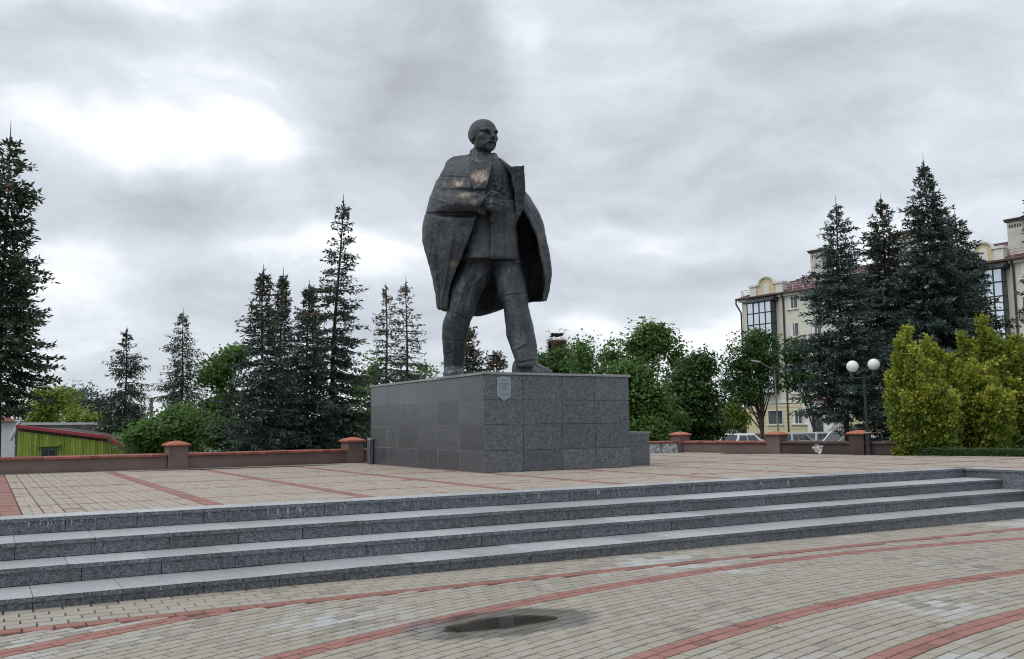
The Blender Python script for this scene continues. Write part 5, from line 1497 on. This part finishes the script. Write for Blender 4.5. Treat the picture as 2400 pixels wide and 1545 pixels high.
mb = MB(); mb.tube([bp(11.8, 2.3, 2.1), bp(11.8, 2.42, 2.1)], .5, 16); mb.build('round_sign', M_FRAME, bld)

# ------------------------------------------------------------------ globe lamp
lb = onz(2037, 1067, 0)
M_POST = plain('black_lamp_iron', (0.022, 0.024, 0.028), 0.5, 0.2, 6, 0.5)
m = NT('opal_globe'); m.set((0.78, 0.78, 0.78), 0.25, 0.5); M_OPAL = m.m
lamp = empty('globe_lamp', lb); tag(lamp, 'black two-armed lamp post with white globes in front of the broad blue spruce', 'street lamp')
top = atd(2024.5, 878, lb[1]); lean_ = top - lb
def lp(f): return lb + lean_ * f
mb = MB(); mb.tube([lp(0), lp(.02), lp(.27)], [.075, .062, .058], 12); mb.build('base', M_POST, lamp)
mb = MB(); mb.tube([lp(.27), lp(.285)], [.075, .075], 12); mb.build('collar', plain('pale_collar', (.35, .36, .38), .5), lamp)
mb = MB(); mb.tube([lp(.285), lp(.80), lp(.81), lp(.86), lp(.87), lp(1.0)], [.045, .036, .046, .046, .034, .034], 12); mb.build('pole', M_POST, lamp)
aL, aR = atd(1996, 886, lb[1] - .1), atd(2047, 881, lb[1] + .1)
mb = MB(); mb.tube([aL, lp(.955), aR], .022, 8); mb.build('arm', M_POST, lamp)
for p0, gp in ((aL, atd(1998, 859, lb[1] - .1)), (aR, atd(2048, 854.5, lb[1] + .1))):
    mb = MB(); mb.tube([p0 - UP * .06, p0 + UP * .02, p0 + UP * .10, gp - UP * .13], [.035, .035, .03, .055], 10); h_ = mb.build('holder', M_POST, lamp)
    mb = MB(); mb.sphere(gp, .148, 28, 18); mb.build('globe', M_OPAL, lamp, True)

# ------------------------------------------------------------------ green shed and house at the left
M_BOARD = NT('lime_painted_boards'); r_ = orand(M_BOARD)
c = M_BOARD.ramp(r_, [(0, (0.13, 0.19, 0.028)), (0.5, (0.20, 0.26, 0.038)), (1, (0.26, 0.33, 0.06))])
wear = M_BOARD.ramp(M_BOARD.noise(3.0, 5, .7, M_BOARD.vec(M_BOARD.pos(), (5, 5, .7))), [(.50, 0.0), (.66, 1.0)])
c = M_BOARD.mix(M_BOARD.math('MULTIPLY', wear, .6), c, (0.07, 0.085, 0.03)); M_BOARD = M_BOARD.set(c, .75, .3)
M_REDM = plain('red_fascia', (0.25, 0.035, 0.045), .5, .12, 2, .4)
M_SLATE = plain('grey_slate', (0.085, 0.075, 0.065), .9, .3, 3, .2)
DS = 30.0
shed = empty('green_shed', atd(170, 1060, DS)); shed.location.z = GZ
tag(shed, 'lime green board shed with red roof edge behind the left wall', 'shed')
xs = np.linspace(40, 300, 41)
def roofy(px): return np.interp(px, [36, 250, 256, 304], [1010, 1036, 1038, 1068])
for i in range(40):
    a_, b_ = xs[i], xs[i + 1]
    p0 = atd(a_, 1066, DS); p1 = atd(b_, 1066, DS); zt = atd(a_, roofy(a_), DS)[2]; zt2 = atd(b_, roofy(b_), DS)[2]
    mb = MB(); dj = rnd.uniform(0, .012)
    q0 = np.array([p0[0] + .005, DS - dj, GZ]); q1 = np.array([p1[0] - .005, DS - dj, GZ])
    mb.prism([q0, q1, np.array([q1[0], DS - dj, zt2]), np.array([q0[0], DS - dj, zt])], (0, .03, 0)); mb.build('board', M_BOARD, shed)
mb = MB()
pr = [(36, 1010), (250, 1036), (303, 1067)]
for (a_, b_) in ((pr[0], pr[1]), (pr[1], pr[2])):
    A_, B_ = atd(a_[0], a_[1] - 7, DS - .1), atd(b_[0], b_[1] - 7, DS - .1); k = 7.5 * DS / F_PX
    mb = MB(); mb.prism([A_, B_, B_ + UP * k, A_ + UP * k], (0, .14, 0)); mb.build('fascia', M_REDM, shed)
# lean-to roof sheet behind the fascia, body of the shed
A_, B_ = atd(36, 1003, DS), atd(250, 1029, DS)
mb = MB(); mb.prism([np.array([A_[0], DS + .05, GZ]), np.array([B_[0] + .6, DS + .05, GZ]), B_ + [0, .05, 0], A_ + [0, .05, 0]], (0, 3.4, 0)); mb.build('shed_body', M_SLATE, shed)
# window
wa, wb = atd(97, 1063, DS), atd(134, 1063, DS); zt = atd(97, 1050, DS)[2]
M_GFR = plain('green_frame', (0.03, 0.085, 0.05), .6, .1)
mb = MB(); mb.obox((wa[0], DS - .045, wa[2] - .5), (wb[0] - wa[0], 0, 0), (0, .03, 0), (0, 0, zt - wa[2] + .5)); w_ = mb.build('window', M_GFR, shed)
for k in (0.10, .55):
    mb = MB(); mb.obox((wa[0] + (wb[0] - wa[0]) * k, DS - .052, wa[2] - .4), ((wb[0] - wa[0]) * .36, 0, 0), (0, .01, 0), (0, 0, zt - wa[2] + .33)); mb.build('pane', M_GLASS, w_)
mb = MB(); A_, B_ = atd(90, 1046, DS), atd(143, 1042, DS); mb.obox((A_[0], DS - .09, zt + .02), (B_[0] - A_[0], 0, .03), (0, .08, 0), (0, 0, .05)); mb.build('lintel', M_BOARD, w_)
# slate-roofed outbuilding behind
D2 = 38.0
ob = empty('slate_outbuilding', atd(150, 1060, D2)); ob.location.z = GZ
tag(ob, 'low outbuilding with corrugated grey slate roof and pale ridge board', 'outbuilding')
A_, B_ = atd(48, 996, D2), atd(222, 996, D2); A2, B2 = atd(30, 1040, D2 - 2.6), atd(226, 1052, D2 - 2.6)
mb = MB(); nc = 70; rows = []
for j in range(2):
    L_, R_ = (A2, B2) if j == 0 else (A_, B_)
    rows.append([L_ + (R_ - L_) * (k / (nc * 2)) + UP * (.022 if k % 2 else -.022) for k in range(nc * 2 + 1)])
mb.add(rows[0] + rows[1], [(k, k + 1, nc * 2 + 2 + k, nc * 2 + 1 + k) for k in range(nc * 2)]); mb.build('roof', M_SLATE, ob)
mb = MB(); mb.obox(A_ + [-.1, -.05, .0], (B_ - A_) + [.2, 0, 0], (0, .12, 0), (0, 0, .10)); mb.build('ridge_board', plain('pale_ridge', (.42, .46, .48), .7, .1), ob)
mb = MB(); mb.obox(np.array([A_[0], D2 - .1, GZ]), (B_[0] - A_[0], 0, 0), (0, .2, 0), (0, 0, A_[2] - GZ - .02)); mb.obox(np.array([A2[0] + .1, D2 - 2.4, GZ]), (B2[0] - A2[0] - .3, 0, 0), (0, .2, 0), (0, 0, min(A2[2], B2[2]) - GZ - .1)); mb.build('wall', M_SLATE, ob)
# white house corner with pink gable and white gutter
D3 = 33.0
hs = empty('white_house', atd(0, 1060, D3)); hs.location.z = GZ
tag(hs, 'white-walled house end with pinkish roof tip behind the left edge spruce', 'house')
p0, p1 = atd(-50, 1000, D3), atd(36, 1000, D3); zt = atd(0, 988, D3)[2]
mb = MB(); mb.obox((p0[0], D3, GZ), (p1[0] - p0[0], 0, 0), (-.6, 1.1, 0), (0, 0, zt - GZ)); mb.build('wall', plain('grey_white_wall', (.52, .54, .58), .8, .1), hs)
mb = MB(); mb.prism([np.array([p0[0] - .3, D3 - .2, zt]), np.array([p1[0] + .08, D3 - .2, zt]), np.array([(p0[0] + p1[0]) / 2, D3 - .2, zt + .55])], (-.6, 1.2, 0)); mb.build('roof', plain('pink_roof', (.36, .17, .17), .7, .12), hs)
mb = MB(); q0 = atd(50, 985, D3 - .3); mb.tube([q0 + UP * .12, q0, q0 - UP * .15 - [.12, 0, 0], q0 - UP * .42 - [.22, 0, 0], q0 - UP * .7 - [.36, 0, 0]], .07, 8); mb.build('gutter_pipe', plain('white_gutter', (.5, .53, .56), .5, .06), hs)
# utility pole
pb = atd(356, 1060, 32.5); up_ = empty('utility_pole', (pb[0], 32.5, GZ)); tag(up_, 'thin grey concrete utility pole beside the leafy bush', 'pole')
tp = atd(354.5, 936, 32.5)
mb = MB(); mb.tube([(pb[0], 32.5, GZ), tp], [.085, .06], 8); mb.build('shaft', plain('old_pole', (.16, .15, .115), .9, .25, 4), up_)
mb = MB(); mb.tube([tp - UP * .02, tp + UP * .05], [.075, .03], 8); mb.build('pole_cap', M_PIPE, up_)

# ------------------------------------------------------------------ stork nest
DN = 60.0
M_STICK = plain('dry_sticks', (.17, .14, .105), .95, .4, 3, .1)
nb = atd(1306, 815, DN); nest = empty('stork_nest', nb); tag(nest, 'big round stick nest on top of the dense dark tree', 'nest')
rs = 19 * DN / F_PX
mb = MB(); mb.loft([np.array([nb + [rs * k * math.cos(a), rs * k * math.sin(a), z] for a in np.linspace(0, 2 * math.pi, 24, endpoint=False)]) for k, z in ((.78, -.5), (.86, .1), (1.0, .38), (.98, .46), (.6, .40))]); mb.build('bowl', M_STICK, nest)
g = np.random.default_rng(9); n = 900; a_ = g.uniform(0, 6.28, n); zz = g.uniform(-.35, .48, n); rr = rs * (.88 + .12 * zz) + g.normal(0, .04, n)
P = nb + np.stack([rr * np.cos(a_), rr * np.sin(a_), zz], 1); Dv = unit(np.stack([-np.sin(a_), np.cos(a_), g.normal(0, .25, n)], 1) + g.normal(0, .25, (n, 3)))
tag(link('sticks', quads_mesh('sticks', blades(P, Dv, g.uniform(.3, .6, n), g.uniform(.025, .045, n), g), M_STICK, np.tile(g.random(n), 2)), nest), kind='stuff')
mb = MB(); mb.tube([np.array([nb[0], nb[1], GZ]), nb - UP * .45], [.22, .15], 8); mb.build('post', M_BARK, nest)
M_WHT = plain('white_feathers', (.62, .61, .58), .8, .05); M_BLK = plain('black_feathers', (.012, .012, .014), .7, .2); M_BEAK = plain('red_beak', (.35, .07, .03), .5, .1)
def stork(label, px, face, bend):
    """a young stork standing on the nest: body, folded black wing, S neck, beak and two legs"""
    b = atd(px, 796, DN - .1); s_ = empty('stork', b); tag(s_, label, 'stork', 'storks on the nest')
    c_ = b + UP * .30; fx = np.array([face, 0, 0])
    rings = []
    path = [(-.30, -.06, .03), (-.2, -.01, .09), (-.05, .02, .125), (.08, .05, .12), (.17, .10, .075), (.22, .20, .042), (.20, .30 - bend, .036), (.25, .38 - bend, .05), (.30, .38 - bend, .042), (.34, .37 - bend, .02)]
    for (x, z, r_) in path: rings.append(np.array([c_ + fx * x + np.array([r_ * .5 * math.cos(a) * 0.4, r_ * .95 * math.cos(a), z + r_ * math.sin(a)]) for a in np.linspace(0, 2 * math.pi, 12, endpoint=False)]))
    mb = MB(); mb.loft(rings); mb.build('body', M_WHT, s_, True)
    for sd in (-1, 1):
        mb = MB(); mb.loft([np.array([c_ + fx * x + np.array([0, sd * (.10 + .02 * math.sin(a)), z + r_ * math.sin(a)]) + np.array([r_ * .5 * math.cos(a), sd * .02, 0]) for a in np.linspace(0, 2 * math.pi, 8, endpoint=False)]) for x, z, r_ in ((-.40, -.12, .02), (-.2, -.02, .09), (.0, .03, .10), (.10, .06, .04))]); mb.build('wing', M_BLK, s_)
        mb = MB(); mb.tube([c_ + fx * .0 + np.array([0, sd * .05, -.06]), c_ + fx * -.02 + np.array([0, sd * .05, -.2]), b + fx * .0 + np.array([0, sd * .05, -.02])], [.02, .012, .012], 5); mb.build('leg', M_BEAK, s_)
    mb = MB(); h0 = c_ + fx * .33 + UP * (.37 - bend); mb.tube([h0, h0 + fx * .22 - UP * .06], [.018, .004], 6); mb.build('beak', M_BEAK, s_)
stork('stork at the left of the nest, leaning over', 1295.5, -1, .10)
stork('middle stork in the nest, raising its neck', 1303.5, 1, -.02)
stork('stork standing apart at the right side of the nest', 1315.5, 1, .04)

# ------------------------------------------------------------------ parked cars
M_CARW = plain('white_car_paint', (.66, .67, .68), .28, .03, 1, .6); M_CARS = plain('silver_car_paint', (.33, .36, .38), .25, .04, 1, .6)
M_TYRE = plain('tyre_rubber', (.02, .02, .02), .85, .2); M_RIM = plain('steel_rim', (.4, .41, .42), .35, .1, 4, .6); m = NT('red_tail_light'); m.set((.35, .02, .02), .2, .5); M_TAIL = m.m
m = NT('car_window'); m.set((.02, .024, .027), .08, .8); M_CGL = m.m
def car(label, pos, yaw, paint, L=4.1, Wc=1.7, Hc=1.45, wagon=False):
    """x forward. lower body, glasshouse with panes, wheels, lamps"""
    p = np.asarray(pos, float); t = empty('parked_car', p); tag(t, label, 'car', 'cars parked beyond the wall')
    t.rotation_euler = (0, 0, yaw)
    def put(mbx, name, mat, par=None, smooth=False):
        o = link(name, mbx.mesh(name, mat, smooth), par or t, world=False); return o
    def sec(x, zb, zt, w, k=.86): return np.array([[x, -w * .94, zb], [x, -w, zb + .18], [x, -w, zt - .12], [x, -w * k, zt], [x, w * k, zt], [x, w, zt - .12], [x, w, zb + .18], [x, w * .94, zb]])
    w = Wc / 2; h0 = .88
    mb = MB(); mb.loft([sec(x, zb, zt, ww) for x, zb, zt, ww in ((-L / 2, .36, .72, w * .88), (-L / 2 + .08, .25, .84, w * .96), (-L / 2 + .5, .22, h0 + .02, w), (0, .2, h0 + .02, w), (L / 2 - 1.15, .2, h0, w), (L / 2 - .45, .22, .78, w * .97), (L / 2 - .08, .28, .62, w * .9), (L / 2, .36, .52, w * .82))]); put(mb, 'body', paint)
    rx0, rx1 = -L / 2 + (.35 if wagon else .55), L / 2 - 1.95
    b0, b1 = -L / 2 + (.12 if wagon else .16), L / 2 - 1.2
    mb = MB(); wr = w * .80
    lo_ = [(b0, -w * .95), (b1, -w * .95), (b1, w * .95), (b0, w * .95)]; hi_ = [(rx0, -wr), (rx1, -wr), (rx1, wr), (rx0, wr)]
    r1 = np.array([[x, y, h0 - .01] for x, y in lo_]); r2 = np.array([[x, y, Hc - .07] for x, y in hi_]); r3 = np.array([[x * .96 + .02 * 0, y * .86, Hc] for x, y in hi_])
    mb.loft([r1, r2, r3]); put(mb, 'roof', paint)
    def pane(name, c4, mat=M_CGL):
        c4 = np.array(c4); n_ = np.cross(c4[1] - c4[0], c4[3] - c4[0]); n_ /= np.linalg.norm(n_); ct = c4.mean(0)
        if np.dot(n_, ct - np.array([0, 0, 1.0])) < 0: n_ = -n_
        mb = MB(); mb.prism(c4 + n_ * .004, n_ * .008); put(mb, name, mat)
    def lerp(a_, b_, f): return a_ + (b_ - a_) * f
    for (i0, i1, nm) in ((3, 0, 'rear_window'), (1, 2, 'windscreen')):
        q = [r1[i0], r1[i1], r2[i1], r2[i0]]; ct = sum(q) / 4; pane(nm, [ct + (v - ct) * .84 + (UP * .02) for v in q])
    for (i0, i1) in ((0, 1), (3, 2)):
        for f0, f1 in (((.06, .40), (.45, .86)) if not wagon else ((.05, .30), (.34, .60), (.64, .9))):
            q = [lerp(lerp(r1[i0], r1[i1], f0), lerp(r2[i0], r2[i1], f0), .12), lerp(lerp(r1[i0], r1[i1], f1), lerp(r2[i0], r2[i1], f1), .12), lerp(lerp(r1[i0], r1[i1], f1), lerp(r2[i0], r2[i1], f1), .88), lerp(lerp(r1[i0], r1[i1], f0), lerp(r2[i0], r2[i1], f0), .88)]
            pane('side_window', q)
    for x in (-L / 2 + .75, L / 2 - .8):
        for sd in (-1, 1):
            mb = MB(); mb.tube([(x, sd * (w - .16), .31), (x, sd * (w + .01), .31)], .31, 18); o = put(mb, 'wheel', M_TYRE)
            mb = MB(); mb.tube([(x, sd * (w + .005), .31), (x, sd * (w + .02), .31)], .2, 14); put(mb, 'rim', M_RIM, o)
    for sd in (-1, 1):
        mb = MB(); mb.obox((-L / 2 - .005, sd * w * .68 - .09, .62), (.06, 0, 0), (0, .2, 0), (0, 0, .2)); put(mb, 'tail_light', M_TAIL)
        mb = MB(); mb.obox((L / 2 - .10, sd * w * .62 - .12, .54), (.09, 0, 0), (0, .24, 0), (0, 0, .13)); put(mb, 'headlight', M_RIM)
        mb = MB(); mb.obox((L / 2 - 1.55, sd * (w + .06) - .08, .92), (.1, 0, 0), (0, .16, 0), (0, 0, .11)); put(mb, 'mirror', paint)
def cpos(px, D): q = atd(px, 1000, D); return (q[0], D, -1.27)
car('white hatchback behind the wall, left of the other parked cars', cpos(1748, 62), math.radians(36), M_CARW)
car('silver estate car behind the wall right of the middle pillar', cpos(1864, 64), math.radians(46), M_CARS, 4.3, wagon=True)
car('pale silver car partly hidden by the low tips of the blue spruce', cpos(1914, 66), math.radians(48), M_CARS, 4.2)
car('white van-like car left of the globe lamp under the spruce', cpos(1972, 54), math.radians(215), M_CARW, 4.3, Hc=1.62, wagon=True)
car('silver car with a sloping windscreen just left of the lamp post', cpos(2004, 44), math.radians(205), M_CARS, 4.2)
car('grey hatchback right of the lamp post behind the dark wall', cpos(2088, 42), math.radians(200), M_CARS, 4.2)

# street light by the building
sb = atd(1826, 1030, 70); sl = empty('street_light', (sb[0], 70, GZ)); tag(sl, 'thin grey street light pole with a curved arm before the pale building', 'street lamp')
tp = atd(1815, 870, 70)
mb = MB(); mb.tube([(sb[0], 70, GZ), tp, tp + [-.5, 0, .35], tp + [-1.2, 0, .75]], [.07, .045, .04, .035], 8); mb.build('pole', plain('zinc_pole', (.16, .165, .165), .6, .1), sl)
mb = MB(); mb.obox(tp + [-1.75, -.12, .78], (.6, 0, -.12), (0, .24, 0), (0, 0, .12)); mb.build('lantern', M_CARS, sl)

# dry grass and litter along the foot of the steps
g = np.random.default_rng(31)
V = []
M_DRY = leafmat('dry_grass', (.12, .085, .04), (.20, .15, .07), (.30, .24, .11), .2)
for s0, k in ((1.0, 50), (2.6, 60), (3.4, 40), (6.6, 45), (7.9, 70), (8.6, 50), (10.0, 40), (-.6, 20), (4.6, 30), (0.2, 30)):
    s_ = s0 + g.normal(0, .22, k); P = np.array([st(a, 3.275 - abs(g.normal(0, .02)), gz(a) + .004) for a in s_])
    V.append(blades(P, unit(g.normal(0, 1, (k, 3)) * [1, 1, .35] + [0, 0, .18]), g.uniform(.02, .06, k), g.uniform(.003, .007, k), g, cross=False))
for s0, t0, k in ((2.9, .05, 26), (3.0, -.85, 22), (1.9, -.35, 20), (4.6, -.62, 26)):
    P = np.array([st(s0, t0, gz(s0) + .006)] * k) + g.normal(0, .05, (k, 3)) * [1, 1, 0]
    V.append(blades(P, unit(g.normal(0, 1, (k, 3)) * [1, 1, .1]), g.uniform(.03, .08, k), g.uniform(.003, .006, k), g, cross=False))
V = np.concatenate(V)
tag(link('dry_grass', quads_mesh('dry_grass', V, M_DRY, g.random(len(V)))), 'wisps of dry grass and litter on the paving', kind='stuff')
